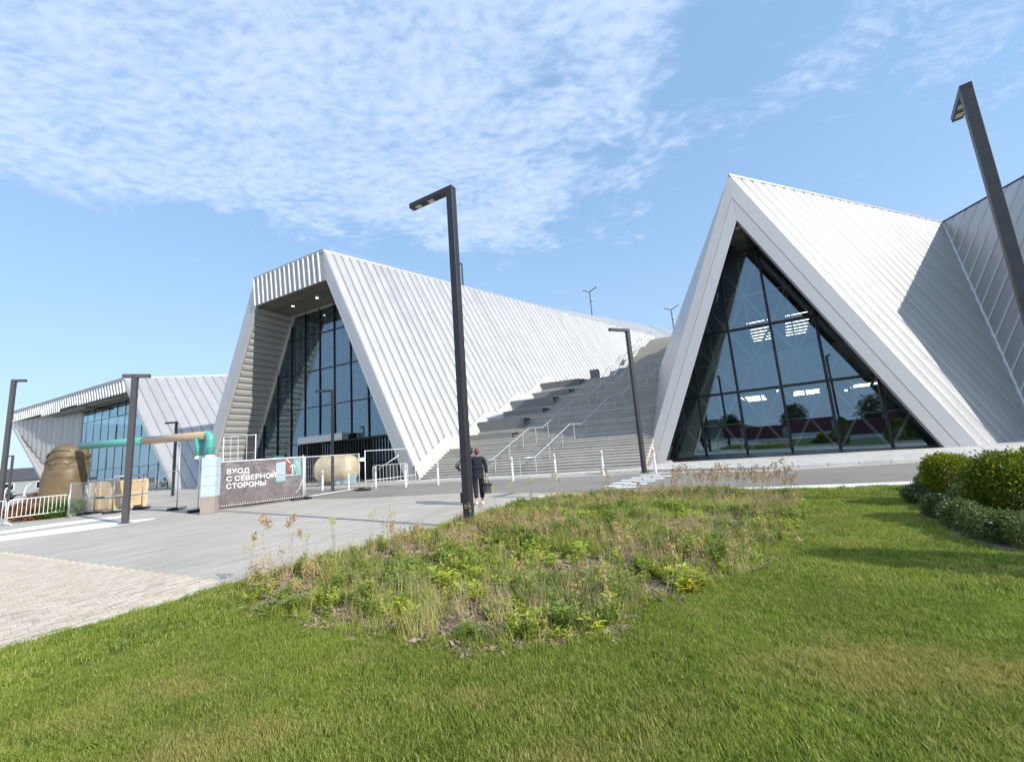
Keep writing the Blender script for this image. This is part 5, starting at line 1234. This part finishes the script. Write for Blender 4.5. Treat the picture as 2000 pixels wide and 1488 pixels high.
    # hands with five fingers
    for s in (1, -1):
        if bend and s == -1: continue
        h0 = np.array(S(.26 * s + (.005 if s > 0 else 0), .02 if s > 0 else .05, .91)); hj = [(tuple(h0), .03 * k, .02 * k), (tuple(h0 + np.array(S(0, .015, -.06))), .036 * k, .02 * k), (tuple(h0 + np.array(S(0, .02, -.09))), .034 * k, .016 * k)]; he = [(0, 1), (1, 2)]
        for fi, (dy, L_) in enumerate(((-.026, .055), (-.009, .07), (.009, .072), (.026, .06))):
            b_ = h0 + np.array(S(0, .02 + dy, -.09)); c_ = b_ + np.array(S(-s * .012, .004, -L_ * .55)); d_ = c_ + np.array(S(-s * .025, .0, -L_ * .35)); i0 = len(hj); hj += [(tuple(c_), .0095 * k), (tuple(d_), .008 * k)]; he += [(2, i0), (i0, i0 + 1)]
        i0 = len(hj); hj += [(tuple(h0 + np.array(S(-s * .02, .045, -.05))), .011 * k), (tuple(h0 + np.array(S(-s * .03, .055, -.085))), .009 * k)]; he += [(1, i0), (i0, i0 + 1)]
        skin('hand', hj, he, M['skin'], r, 1)
    return r
wp_ = gnd(937, 985)
woman = person(wp_, R(10), 'person with auburn hair bun in navy jacket, black trousers and white trainers, walking away', M['navy'], M['trouser'], M['hair'], True, height=1.66)
man = person(gnd(913, 984) + V3(.0, .25, 0), R(16), 'person in a grey jacket and black cap half hidden behind the near lamp post', M['greyjacket'], M['trouser'], M['darkhair'], False, bend=True, height=1.70, sway=.20)
for o in man.children:
    if o.name.startswith('jacket'): pass
bg_ = empty('backpack', wp_ + V3(.30, .0, 0), 'dark grey backpack carried by its strap in the hand of the person in navy', 'backpack')
bc = wp_ + V3(.26, -.02, .50)
me = skin('bag_body', [((.24, -.06, .36), .12, .10), ((.255, -.06, .47), .155, .12), ((.27, -.06, .60), .11, .09)], [(0, 1), (1, 2)], M['bag'], bg_, 2, 1)
me.location = tuple(V3(-.27, 0, 0))
MB().tube([wp_ + V3(.22, -.06, .62), wp_ + V3(.21, -.03, .74), wp_ + V3(.25, .02, .83), wp_ + V3(.30, -.03, .74), wp_ + V3(.32, -.06, .62)], .012, 6).build('bag_handle', M['bag'], bg_, smooth=True)
MB().tube([wp_ + V3(.20, -.14, .62), wp_ + V3(.13, -.17, .45), wp_ + V3(.20, -.14, .30)], .014, 6).build('bag_strap', M['bag'], bg_, smooth=True)

# ------------------------------------------------------------------ lawn, bed and plants
def zl(p):   # gentle mound
    return 0.0
lawn = MB()
lp2 = [np.array(p[:2]) for p in lawn_poly]
bed_px = [(466, 1186), (470, 1150), (540, 1123), (640, 1097), (730, 1068), (830, 1042), (905, 1022), (1000, 992), (1060, 977), (1150, 970), (1300, 965), (1430, 962), (1540, 968), (1575, 990), (1568, 1030), (1520, 1080), (1440, 1128), (1350, 1160), (1240, 1192), (1190, 1240), (1080, 1265), (900, 1262), (720, 1242), (560, 1208)]
bed = gp(bed_px); bed2 = [np.array(p[:2]) for p in bed]
lawn_sheet = sheet('lawn', lawn_poly, 0.012, M['grassground'], 'mown green lawn in the foreground')
bed_sheet = sheet('flowerbed', bed, 0.020, M['soil'], 'bark covered soil of the wild flowerbed')

def plant_mesh(name, quads_fn, m):
    me = bpy.data.meshes.new(name); vs, fs, rn = quads_fn(); me.from_pydata([tuple(v) for v in vs], [], fs)
    at = me.attributes.new('rnd', 'FLOAT', 'FACE'); at.data.foreach_set('value', rn)
    me.materials.append(m); return me
def blades(n, rad, h0, h1, w_, bend, segs=2, seed=0, droop=0.0, lean=.25):
    def fn():
        g = np.random.default_rng(seed); vs = []; fs = []; rn = []
        for i in range(n):
            a = g.uniform(0, 6.283); rr = rad * math.sqrt(g.random()); x, y = rr * math.cos(a), rr * math.sin(a); h = g.uniform(h0, h1); d = g.uniform(0, 6.283); b_ = bend * g.uniform(.3, 1.3) * h; ll = lean * h * g.normal()
            dx, dy = math.cos(d), math.sin(d); px_, py_ = -dy * w_ / 2, dx * w_ / 2; k = len(vs); rv = g.random()
            for s in range(segs + 1):
                f = s / segs; ww = (1 - f) ** .7 if s < segs else 0; ox = dx * (b_ * f * f + ll * f); oy = dy * (b_ * f * f + ll * f); z = h * (f - droop * f ** 3)
                if s < segs: vs += [(x + ox - px_ * ww, y + oy - py_ * ww, z), (x + ox + px_ * ww, y + oy + py_ * ww, z)]
                else: vs.append((x + ox, y + oy, z))
            for s in range(segs - 1): fs.append((k + 2 * s, k + 2 * s + 1, k + 2 * s + 3, k + 2 * s + 2)); rn.append(rv)
            fs.append((k + 2 * segs - 2, k + 2 * segs - 1, k + 2 * segs)); rn.append(rv)
        return vs, fs, rn
    return fn
def leafy(nst, h0, h1, spread, leaf, nl, seed=0, stemw=.006, updir=.4, top=.0):
    def fn():
        g = np.random.default_rng(seed); vs = []; fs = []; rn = []
        for i in range(nst):
            d = g.uniform(0, 6.283); h = g.uniform(h0, h1); sp = spread * g.random(); dx, dy = math.cos(d) * sp, math.sin(d) * sp; x0, y0 = g.normal(0, spread * .3, 2); k = len(vs); rv = g.random()
            vs += [(x0 - stemw / 2, y0, 0), (x0 + stemw / 2, y0, 0), (x0 + dx, y0 + dy, h)]; fs.append((k, k + 1, k + 2)); rn.append(rv * .8)
            for j in range(nl):
                f = g.uniform(.12, 1) ; px_, py_, pz = x0 + dx * f, y0 + dy * f, h * f; an = g.uniform(0, 6.283); L = leaf * g.uniform(.6, 1.2) * (1.25 - .6 * f); ud = updir * g.uniform(.2, 1.6)
                ex, ey, ez = math.cos(an) * L, math.sin(an) * L, ud * L; sx, sy = -math.sin(an) * L * .22, math.cos(an) * L * .22; k = len(vs); rr = g.random()
                vs += [(px_, py_, pz), (px_ + ex * .5 + sx, py_ + ey * .5 + sy, pz + ez * .6), (px_ + ex, py_ + ey, pz + ez * .7), (px_ + ex * .5 - sx, py_ + ey * .5 - sy, pz + ez * .6)]; fs.append((k, k + 1, k + 2, k + 3)); rn.append(rr)
            if top:
                for j in range(int(top)):
                    q = np.array([x0 + dx, y0 + dy, h]) + g.normal(0, .022, 3) * np.array([1, 1, 1.6]); k = len(vs); s = .012 * g.uniform(.6, 1.4); an = g.uniform(0, 3.14)
                    vs += [tuple(q + np.array([math.cos(an) * s, math.sin(an) * s, 0])), tuple(q + np.array([0, 0, s])), tuple(q - np.array([math.cos(an) * s, math.sin(an) * s, 0])), tuple(q - np.array([0, 0, s]))]; fs.append((k, k + 1, k + 2, k + 3)); rn.append(.95)
        return vs, fs, rn
    return fn
def chips(n, rad, seed=0):
    def fn():
        g = np.random.default_rng(seed); vs = []; fs = []; rn = []
        for i in range(n):
            c = np.array([*(g.uniform(-rad, rad, 2)), g.uniform(.002, .02)]); a = g.uniform(0, 6.28); L, W = g.uniform(.015, .04), g.uniform(.006, .014); u = np.array([math.cos(a), math.sin(a), g.normal(0, .25)]) * L; v = np.array([-math.sin(a), math.cos(a), g.normal(0, .3)]) * W; k = len(vs)
            vs += [tuple(c - u - v), tuple(c + u - v), tuple(c + u + v), tuple(c - u + v)]; fs.append((k, k + 1, k + 2, k + 3)); rn.append(g.random())
        return vs, fs, rn
    return fn
def scatter(name, pts, scl, rot, src_me, label, src_name, tilt=0.12):
    """one stuff object: a point mesh whose points carry copies of a source clump standing on its first point"""
    pts = np.asarray(pts); n = len(pts)
    me = bpy.data.meshes.new(name); me.vertices.add(n); me.vertices.foreach_set('co', pts.astype(np.float32).ravel())
    a = me.attributes.new('scl', 'FLOAT', 'POINT'); a.data.foreach_set('value', np.asarray(scl, np.float32))
    rr = np.stack([RNG.normal(0, tilt, n), RNG.normal(0, tilt, n), np.asarray(rot)], 1).astype(np.float32)
    a = me.attributes.new('rot', 'FLOAT_VECTOR', 'POINT'); a.data.foreach_set('vector', rr.ravel())
    o = bpy.data.objects.new(name, me); COL.objects.link(o); o['kind'] = 'stuff'; o['label'] = label
    src = bpy.data.objects.new(src_name, src_me); COL.objects.link(src); src.parent = o; src.location = tuple(map(float, pts[0])); src['kind'] = 'stuff'
    ng = bpy.data.node_groups.new(name, 'GeometryNodeTree'); ng.interface.new_socket('Geometry', in_out='INPUT', socket_type='NodeSocketGeometry'); ng.interface.new_socket('Geometry', in_out='OUTPUT', socket_type='NodeSocketGeometry')
    N_ = ng.nodes; gi, go = N_.new('NodeGroupInput'), N_.new('NodeGroupOutput'); ip = N_.new('GeometryNodeInstanceOnPoints'); oi = N_.new('GeometryNodeObjectInfo'); oi.inputs['Object'].default_value = src
    oi.transform_space = 'ORIGINAL'
    a1 = N_.new('GeometryNodeInputNamedAttribute'); a1.data_type = 'FLOAT'; a1.inputs[0].default_value = 'scl'
    a2 = N_.new('GeometryNodeInputNamedAttribute'); a2.data_type = 'FLOAT_VECTOR'; a2.inputs[0].default_value = 'rot'
    L = ng.links.new; L(gi.outputs[0], ip.inputs['Points']); L(oi.outputs['Geometry'], ip.inputs['Instance']); L(a2.outputs[0], ip.inputs['Rotation']); L(a1.outputs[0], ip.inputs['Scale']); L(ip.outputs[0], go.inputs[0])
    md = o.modifiers.new('scatter', 'NODES'); md.node_group = ng; return o
def inpoly_np(P, poly):
    x, y = P[:, 0], P[:, 1]; c = np.zeros(len(P), bool); n = len(poly)
    for i in range(n):
        a, b = poly[i], poly[(i + 1) % n]
        if a[1] == b[1]: continue
        m_ = ((a[1] > y) != (b[1] > y)) & (x < (b[0] - a[0]) * (y - a[1]) / (b[1] - a[1]) + a[0]); c ^= m_
    return c
def visible(P, mx=160):
    q = np.c_[P, np.zeros(len(P))] - CP; w_ = q @ Fw; u = 1000 + F * (q @ Rc) / np.maximum(w_, .05); v = 744 - F * (q @ Uc) / np.maximum(w_, .05)
    return (w_ > .3) & (u > -mx) & (u < 2000 + mx) & (v < 1488 + 260)
shrub_px = [(1770, 970), (1790, 1000), (1850, 1040), (1930, 1072), (2010, 1085), (2300, 1100), (2300, 930), (1900, 930), (1800, 945)]
shrub_zone = [p[:2] for p in gp(shrub_px)]
def sample(n, x0, x1, y0, y1, dens):   # rejection sampling with density by distance
    P = np.c_[RNG.uniform(x0, x1, n), RNG.uniform(y0, y1, n)]; d = np.hypot(P[:, 0], P[:, 1]); return P[(RNG.random(n) < dens(d))]
# lawn blades: three clump sizes in rings of distance
def lawn_pts(n, rmin, rmax, x0, x1, y0, y1, dens=lambda d: np.ones_like(d)):
    P = sample(n, x0, x1, y0, y1, dens); d = np.hypot(P[:, 0], P[:, 1]); P = P[(d >= rmin) & (d < rmax)]
    P = P[inpoly_np(P, lp2)]; P = P[~inpoly_np(P, bed2)]; P = P[~inpoly_np(P, shrub_zone)]; return P[visible(P)]
specs = [('a', 62000, 0.6, 5.5, -7, 9, -1, 6, .075, (84, .07, .014, .036, .0040, .6), (.8, 1.25)), ('b', 62000, 5.5, 12, -9, 14, 0, 12.5, .10, (70, .09, .018, .042, .0062, .5), (.85, 1.3)), ('c', 36000, 12, 34, 2, 32, 2, 22, .2, (60, .14, .03, .065, .010, .4), (.9, 1.4))]
for k, (nm, n, r0, r1, x0, x1, y0, y1, rad, bl_, sr) in enumerate(specs):
    P = lawn_pts(n, r0, r1, x0, x1, y0, y1)
    for j in range(2):
        Q = P[j::2]; me = plant_mesh('grass_tuft', blades(bl_[0], bl_[1], bl_[2], bl_[3], bl_[4], bl_[5], 2, seed=10 * k + j, lean=.5), M['grass'])
        scatter('lawn_grass', np.c_[Q, np.full(len(Q), .012)], RNG.uniform(sr[0], sr[1], len(Q)), RNG.uniform(0, 6.28, len(Q)), me, 'short mown grass of the lawn', 'grass_tuft', .15)
# flowerbed ground cover
def bed_pts(n, clump=None, thr=.0):
    lo_, hi_ = np.min(bed2, 0), np.max(bed2, 0); P = np.c_[RNG.uniform(lo_[0], hi_[0], n), RNG.uniform(lo_[1], hi_[1], n)]; P = P[inpoly_np(P, bed2)]
    if clump is not None:
        s, ph = clump; f = np.sin(P[:, 0] * s + ph) * np.cos(P[:, 1] * s * 1.2 + ph * 2) + .6 * np.sin(P[:, 0] * s * 2.7 + P[:, 1] * s * 1.9 + ph * 3) + .3 * RNG.normal(0, 1, len(P)); P = P[f > thr]
    return P
def zz_(P, z=.02): return np.c_[P, np.full(len(P), z)]
def sc(name, P, s0, s1, me, label, src, tilt=.15): scatter(name, zz_(P), RNG.uniform(s0, s1, len(P)), RNG.uniform(0, 6.28, len(P)), me, label, src, tilt)
sc('bark_mulch', bed_pts(4200), .8, 1.3, plant_mesh('bark_chips', chips(60, .16, 3), M['chips']), 'brown bark chips on the flowerbed', 'bark_chips', .03)
sc('weed_cover', bed_pts(6200, (1.3, .4), .1), .45, 1.1, plant_mesh('weed_grass_clump', blades(34, .10, .08, .24, .0075, .7, 3, 21, .1), M['weed']), 'wild grass growing through the flowerbed', 'weed_grass_clump', .2)
sc('weed_cover', bed_pts(3800, (1.9, 2.1), 0.3), .5, 1.1, plant_mesh('leafy_weed', leafy(9, .10, .26, .08, .055, 14, 31), M['weed']), 'low leafy weeds of the flowerbed', 'leafy_weed', .2)
sc('weed_cover', bed_pts(3000, (1.5, 4.0), .35), .6, 1.4, plant_mesh('grey_green_weed', leafy(10, .06, .20, .10, .045, 18, 41, updir=.8), M['bluegreen']), 'feathery grey green weeds of the flowerbed', 'grey_green_weed', .2)
sc('weed_cover', bed_pts(3200, (2.3, 1.0), .35), .6, 1.2, plant_mesh('pale_lime_weed', leafy(6, .06, .18, .09, .085, 7, 51), M['lime']), 'lime coloured low leaves of the flowerbed', 'pale_lime_weed', .2)
sc('dry_stalks', bed_pts(4200, (1.1, 5.0), -.1), .5, 1.2, plant_mesh('dry_stalk_clump', blades(22, .10, .14, .34, .0035, .35, 2, 61), M['dryweed']), 'straw coloured dry stalks among the weeds', 'dry_stalk_clump', .2)
sc('dry_stalks', bed_pts(950, (.9, 2.0), .1), .45, 1.0, plant_mesh('seed_stalk_clump', leafy(5, .20, .42, .07, .02, 5, 71, stemw=.004, top=12), M['dryweed']), 'thin stalks with brown seed heads', 'seed_stalk_clump', .12)
be_ = []
for i in range(len(bed2)):
    a, b = bed2[i], bed2[(i + 1) % len(bed2)]; n_ = int(np.linalg.norm(b - a) * 26)
    for k in range(n_): be_.append(a + (b - a) * RNG.random() + RNG.normal(0, .07, 2))
sc('weed_cover', np.array(be_), .3, .75, plant_mesh('edge_grass_clump', blades(34, .10, .08, .22, .0065, .8, 3, 22, .15), M['weed']), 'longer grass fringing the flowerbed', 'edge_grass_clump', .25)
# seed heads rising along the far edge of the bed
fe = []
for (u, v) in [(x, 966 + 3 * math.sin(x)) for x in np.linspace(1330, 1560, 34)]: p = gnd(u, v + RNG.uniform(2, 16)); fe.append(p[:2])
sc('seed_heads', np.array(fe), .9, 1.5, plant_mesh('tall_seed_clump', leafy(5, .35, .62, .16, .02, 4, 81, stemw=.006, top=16), M['dryweed']), 'haze of rusty seed heads along the far edge of the bed', 'tall_seed_clump', .08)
# individual plants in the bed
kinds = {'lime': ('broadleaf_weed', plant_mesh('broadleaf_weed', leafy(7, .08, .26, .12, .13, 7, 91, updir=.5), M['lime'])),
         'strap': ('strap_leaf_clump', plant_mesh('strap_leaf_clump', blades(46, .10, .22, .36, .016, .9, 4, 92, .45), M['weed'])),
         'green': ('leafy_herb', plant_mesh('leafy_herb', leafy(10, .2, .42, .12, .075, 22, 93), M['bluegreen'])),
         'tall': ('tall_weed', plant_mesh('tall_weed', leafy(3, .55, .85, .10, .045, 26, 94, stemw=.008, top=30), M['weed'])),
         'rust': ('rusty_tall_weed', plant_mesh('rusty_tall_weed', leafy(4, .5, .8, .10, .04, 20, 95, stemw=.008, top=34), M['dryweed'])),
         'gold': ('golden_weed', plant_mesh('golden_weed', leafy(5, .08, .22, .10, .10, 7, 96), mat('golden_leaves', (.55, .36, .02), .6, var=.25, vscale=20)))}
pl_ = [('strap', 590, 1195, 1.25, 'pale strap leaved clump at the near left corner of the bed'), ('strap', 625, 1180, 1.1, 'strap leaved clump behind the pale one at the left corner of the bed'), ('strap', 1200, 1012, 1.2, 'strap leaved clump in the middle of the far part of the bed'),
       ('lime', 868, 1150, 1.3, 'lime broadleaf weed in the middle left of the bed'), ('lime', 892, 1118, 1.1, 'lime broadleaf weed above the middle left patch'), ('lime', 1037, 1085, 1.1, 'lime broadleaf weed in the centre of the bed, below the bare soil'), ('lime', 1130, 1090, 1.2, 'lime broadleaf weed right of the bed centre'), ('lime', 1215, 1068, 1.0, 'lime broadleaf weed with yellow leaves beside the strap leaved clump'), ('lime', 1345, 1090, 1.3, 'bright lime broadleaf weed near the right end of the bed'), ('lime', 1330, 1000, 1.0, 'small lime broadleaf weed near the far edge of the bed'), ('lime', 1360, 1014, 1.0, 'lime broadleaf weed near the far right of the bed'), ('lime', 925, 1130, .9, 'small lime broadleaf weed beside the bare mulch'), ('lime', 940, 1175, 1.0, 'lime broadleaf weed at the near edge of the bed'), ('lime', 1075, 1110, 1.0, 'lime broadleaf weed right of the central mulch patch'), ('lime', 985, 1160, 1.0, 'lime broadleaf weed in the near middle of the bed'),
       ('gold', 1375, 1080, 1.1, 'golden yellow weed at the right of the bed'), ('gold', 1230, 1058, .9, 'golden yellow weed in the middle of the bed'), ('gold', 1455, 1002, .9, 'small golden weed near the right end of the bed'), ('gold', 1350, 1158, .9, 'yellow weed at the near right border of the bed'),
       ('green', 1190, 1030, 1.2, 'dark green leafy herb beside the far strap leaved clump'), ('green', 1385, 965, 1.0, 'green leafy herb at the far edge of the bed'), ('green', 1195, 1180, 1.0, 'leafy herb at the near right edge of the bed'), ('green', 700, 1195, 1.0, 'leafy herb at the near left edge of the bed'), ('green', 1410, 1110, 1.1, 'leafy herb before the dark soil at right'), ('green', 660, 1170, 1.0, 'leafy herb right of the strap leaved clumps'),
       ('rust', 515, 1138, 1.25, 'tall rusty weed at the left tip of the bed'), ('rust', 568, 1122, 1.15, 'tall rusty weed second from the left tip of the bed'), ('tall', 485, 1150, .8, 'thin weed at the very left tip of the bed'), ('tall', 598, 1112, .7, 'thin pale weed between the rusty weed and the path edge'), ('tall', 655, 1098, .95, 'thin pale weed on the left edge of the bed, below the plaza'), ('tall', 725, 1070, .9, 'thin pale weed on the edge midway to the near lamp post'), ('tall', 765, 1058, .8, 'thin pale weed left of the near lamp post'),
       ('tall', 970, 1000, .9, 'thin pale weed right of the near lamp post, beside the pedestrians'), ('tall', 1000, 990, .9, 'thin pale weed with yellow flowers before the plaza edge'), ('tall', 1038, 985, 1.0, 'single slim weed before the first bollard'), ('rust', 1092, 976, 1.1, 'rusty weed against the road, below the second bollard'), ('rust', 1190, 972, 1.2, 'rusty weed against the crossing marks'), ('rust', 920, 1030, .7, 'brown dead weed at the foot of the near lamp post'), ('tall', 940, 1024, .6, 'low pale weed right of the lamp post foot')]
seen = set()
for (kd_, u, v, s_c, lab) in pl_:
    nm, me = kinds[kd_]; o = bpy.data.objects.new(nm, me); COL.objects.link(o); p = gnd(u, v + 4); o.location = (p[0], p[1], .02); o.scale = (s_c * .9,) * 3; o.rotation_euler = (0, 0, random.uniform(0, 6.28))
    tag(o, lab, 'weed', {'lime': 'lime broadleaf weeds', 'strap': 'strap leaved clumps', 'green': 'leafy herbs', 'tall': 'thin pale weeds', 'rust': 'rusty weeds', 'gold': 'golden weeds'}[kd_])
# pale stone patch
p = gnd(1015, 1056); mb = MB()
for k in range(26): q = p + V3(random.gauss(0, .28), random.gauss(0, .16), 0); mb.box(q + UPV * .03, V3(.05, .02, 0) * random.uniform(.5, 1.3), V3(-.02, .04, 0) * random.uniform(.5, 1.2), (0, 0, .015))
tag(mb.build('gravel_patch', M['kerb']), 'pale stones lying in a bare spot of the bed', kind='stuff')

# shrubs on the right
def ball(n, R_, zc_, squash, leaf, seed, jit=.12, lumps=9, up=.0, hollow=.75):
    def fn():
        g = np.random.default_rng(seed); vs = []; fs = []; rn = []; L_ = g.normal(0, 1, (lumps, 3)); L_ /= np.linalg.norm(L_, axis=1)[:, None]; la = g.uniform(-.22, .26, lumps)
        for i in range(n):
            d = g.normal(0, 1, 3); d /= np.linalg.norm(d); rr = R_ * (hollow + (1 - hollow) * g.random() ** .5) * (1 + sum(la * np.maximum(0, L_ @ d) ** 4)) + g.normal(0, jit * R_ * .35)
            if g.random() < .03: rr *= 1 + abs(g.normal(0, .13))
            c = d * rr; c[2] = c[2] * squash + zc_
            if c[2] < .02: continue
            o_ = d * .8 + g.normal(0, .55, 3) + np.array([0, 0, up]); o_ /= np.linalg.norm(o_); s = leaf * g.uniform(.6, 1.4); t_ = np.cross(o_, g.normal(0, 1, 3)); t_ /= np.linalg.norm(t_); k = len(vs); w2 = s * .30
            vs += [tuple(c - o_ * s * .4), tuple(c + t_ * w2), tuple(c + o_ * s), tuple(c - t_ * w2)]; fs.append((k, k + 1, k + 2, k + 3)); rn.append(g.random())
        return vs, fs, rn
    return fn
def shrub(base, me_list, label, cat='shrub', group=None, name='shrub', stem=True):
    r = empty(name, base, label, cat, group)
    for nm, me in me_list: o = bpy.data.objects.new(nm, me); COL.objects.link(o); o.parent = r
    if stem:
        for k in range(3): MB().tube([np.asarray(base) + V3(0, 0, 0), np.asarray(base) + V3(random.uniform(-.12, .12), random.uniform(-.1, .1), .35)], [.025, .012], 6).build('stem', M['bark'], r)
    return r
s1 = gnd(1870, 985) ; s2 = gnd(1995, 1020)
shrub(s1, [('crown', plant_mesh('thuja_crown', ball(17000, .37, .48, 1.05, .032, 101, .22, up=.5), M['thuja']))], 'clipped round golden green thuja, the left one of the two', 'shrub', 'round thujas on the lawn', 'round_thuja')
shrub(s2, [('crown', plant_mesh('thuja_crown', ball(26000, .50, .50, .98, .032, 102, .22, up=.5), M['thuja']))], 'clipped round golden green thuja, the right one against the border', 'shrub', 'round thujas on the lawn', 'round_thuja')
s2b = gnd(2090, 1000); shrub(s2b, [('crown', plant_mesh('thuja_crown', ball(6000, .6, .52, .95, .055, 103, .10, up=.5), M['thuja']))], 'round thuja just outside the right border', 'shrub', 'round thujas on the lawn', 'round_thuja')
def white_spots(n, R_, h, seed):
    def fn():
        g = np.random.default_rng(seed); vs = []; fs = []; rn = []
        for i in range(n):
            a = g.uniform(0, 6.28); rr = R_ * g.uniform(.3, 1.02); c = np.array([rr * math.cos(a), rr * math.sin(a), h * (1.05 - .55 * (rr / R_) ** 2) + g.normal(0, .02)]); k = len(vs); s = .018 * g.uniform(.7, 1.3)
            for q in range(5): an = q * 1.2566; vs.append(tuple(c + np.array([math.cos(an) * s, math.sin(an) * s, g.normal(0, .003)])))
            fs.append(tuple(range(k, k + 5))); rn.append(.5)
        return vs, fs, rn
    return fn
lows = [(1795, 985, .24, .32), (1840, 1012, .26, .36), (1885, 1035, .26, .38), (1930, 1050, .25, .32), (1975, 1062, .27, .34), (1905, 1000, .28, .45), (1950, 1020, .26, .42), (2030, 1075, .3, .34), (1815, 960, .22, .34), (2080, 1060, .32, .4)]
wherel = ['at the left tip of the shrub bed', 'below the left thuja', 'between the thujas, lower one', 'below the right thuja', 'at the lower right corner', 'between the thujas, upper one', 'in front of the right thuja', 'cut by the right border', 'left of the left thuja, next to the path', 'outside the right border']
for k, (u, v, rr, hh) in enumerate(lows):
    me1 = plant_mesh('low_shrub', ball(4200, rr, hh * .5, hh / rr * .62, .026, 120 + k, .2, up=.2, hollow=.45), M['shrub']); me2 = plant_mesh('blossoms', white_spots(30 if k % 3 else 55, rr, hh, 150 + k), M['petal'])
    shrub(gnd(u, v), [('foliage', me1), ('blossom', me2)], f'low spreading shrub with tiny white flowers, {wherel[k]}', 'shrub', 'low white flowering shrubs', 'flowering_shrub', stem=False)
# bare reddish twigs between the thujas
for k, (u, v, vt, lean_, lab) in enumerate(((1925, 960, 882, -.5, 'bare grey twig leaning left behind the thujas'), (1955, 950, 876, -.15, 'reddish bare twig between the thujas'), (1975, 945, 884, .2, 'reddish twig with curled leaves behind the right thuja'), (1990, 940, 893, .35, 'short brown twig at the right border'))):
    p = gnd(u, v + 30); r = empty('bare_twig', p, lab, 'twig', 'bare twigs behind the thujas'); h_ = hgt(u, vt, p)
    base = p; tipv = p + V3(lean_ * .35, 0, h_); MB().tube([base, (base + tipv) / 2 + V3(.03, 0, 0), tipv], [.012, .009, .004], 5).build('twig', M['rust'], r)
    for q in range(9):
        f = random.uniform(.45, .98); a = base + (tipv - base) * f; MB().tube([a, a + V3(random.uniform(-.12, .12), random.uniform(-.1, .1), random.uniform(.05, .16))], [.006, .002], 4).build('side_twig', M['rust'], r)
    me = plant_mesh('curled_leaves', ball(60, .10, 0, 1.4, .03, 170 + k, .5, hollow=.1), M['russet']); 
    for v_ in me.vertices: v_.co += Vector(tuple((tipv - p) * .85))
    o = bpy.data.objects.new('leaves', me); COL.objects.link(o); o.parent = r
sheet('shrub_bed', gp(shrub_px), 0.018, M['soil'], 'dark soil under the shrubs at right')
# tall thujas outside the frame whose shade lies across the lawn
for k, (x, y, hh, rr) in enumerate(((13.2, 4.3, 2.1, .8), (14.6, 4.0, 2.3, .85), (7.3, 2.95, 2.9, .42), (12.0, 4.4, 1.7, .7), (16.0, 3.6, 2.4, .9))):
    shrub(V3(x, y, 0), [('crown', plant_mesh('tall_crown', ball(5000, rr, hh * .5, hh / rr * .55, .07, 180 + k, .1, up=.6), M['thuja']))], ('thuja shrub right of the picture that shades the lawn, ' + ('second', 'fourth', 'nearest', 'third', 'fifth')[k] + ' in its row') if k != 2 else 'slender thuja right of the picture, first in the row, whose long shadow crosses the lawn', 'shrub', 'thuja row right of the picture', 'thuja_shrub')

# hedge, brown bush and planting on the far left
hp0 = gnd(75, 1017); 
for k in range(4):
    p = hp0 + (gnd(123, 1007) - hp0) * (k / 3) + V3(-.3, .9, 0)
    shrub(p, [('foliage', plant_mesh('hedge_foliage', ball(1800, .55, .25, .8, .07, 200 + k, .2, hollow=.4), M['hedge']))], 'bright green low hedge bush behind the crowd barrier, ' + ('leftmost', 'second', 'third', 'rightmost')[k] + ' of four', 'bush', 'green bushes behind the barrier', 'hedge_bush', stem=False)
for k, (u, v, rr) in enumerate(((20, 1022, .5), (45, 1019, .5), (5, 1015, .6), (60, 985, 1.0), (80, 983, .9), (42, 988, .8))):
    p = gnd(u, v) + V3(-.4, .9, 0) * (1 if k < 3 else 2)
    shrub(p, [('foliage', plant_mesh('russet_foliage', ball(1500, rr, rr * .45, .75, .08, 210 + k, .25, hollow=.4), M['russet']))], ('rusty brown low bush behind the barrier, ' if k < 3 else 'rusty brown bush in front of the parked cars, ') + ('middle', 'right', 'left')[k % 3] + ' of three', 'bush', 'rusty bushes at far left', 'russet_bush', stem=False)
# far trees
def tree(c, h_, label, seed):
    r = empty('far_tree', c, label, 'tree', 'trees on the horizon'); c = np.asarray(c, float)
    MB().tube([c, c + UPV * h_ * .5, c + UPV * h_ * .8], [.3, .2, .08], 8).build('trunk', M['bark'], r)
    for k in range(4): a = random.uniform(0, 6.28); MB().tube([c + UPV * h_ * (.35 + .1 * k), c + UPV * h_ * (.6 + .08 * k) + V3(math.cos(a), math.sin(a), 0) * h_ * .22], [.10, .03], 6).build('limb', M['bark'], r)
    me = plant_mesh('tree_crown', ball(2200, h_ * .34, h_ * .64, 1.05, .55, seed, .35, 14, hollow=.35), M['tree']); o = bpy.data.objects.new('crown', me); COL.objects.link(o); o.parent = r
for k, (x, y, h_, lab) in enumerate(((-104, 112, 9, 'dark tree behind the low buildings, in the gap beside the left hall'), (-128, 118, 8, 'dark tree behind the long low building'), (-150, 110, 9, 'dark tree at the left border behind the red roof'))): tree((x, y, 0), h_, lab, 230 + k)
for k, x in enumerate((-70, -52, -33, -12, 9, 26, 48, 66, -95, 88)): tree((x, -75 - 7 * (k % 3), 0), 8 + 1.5 * (k % 4), 'dark tree behind the maroon hoarding', 250 + k)
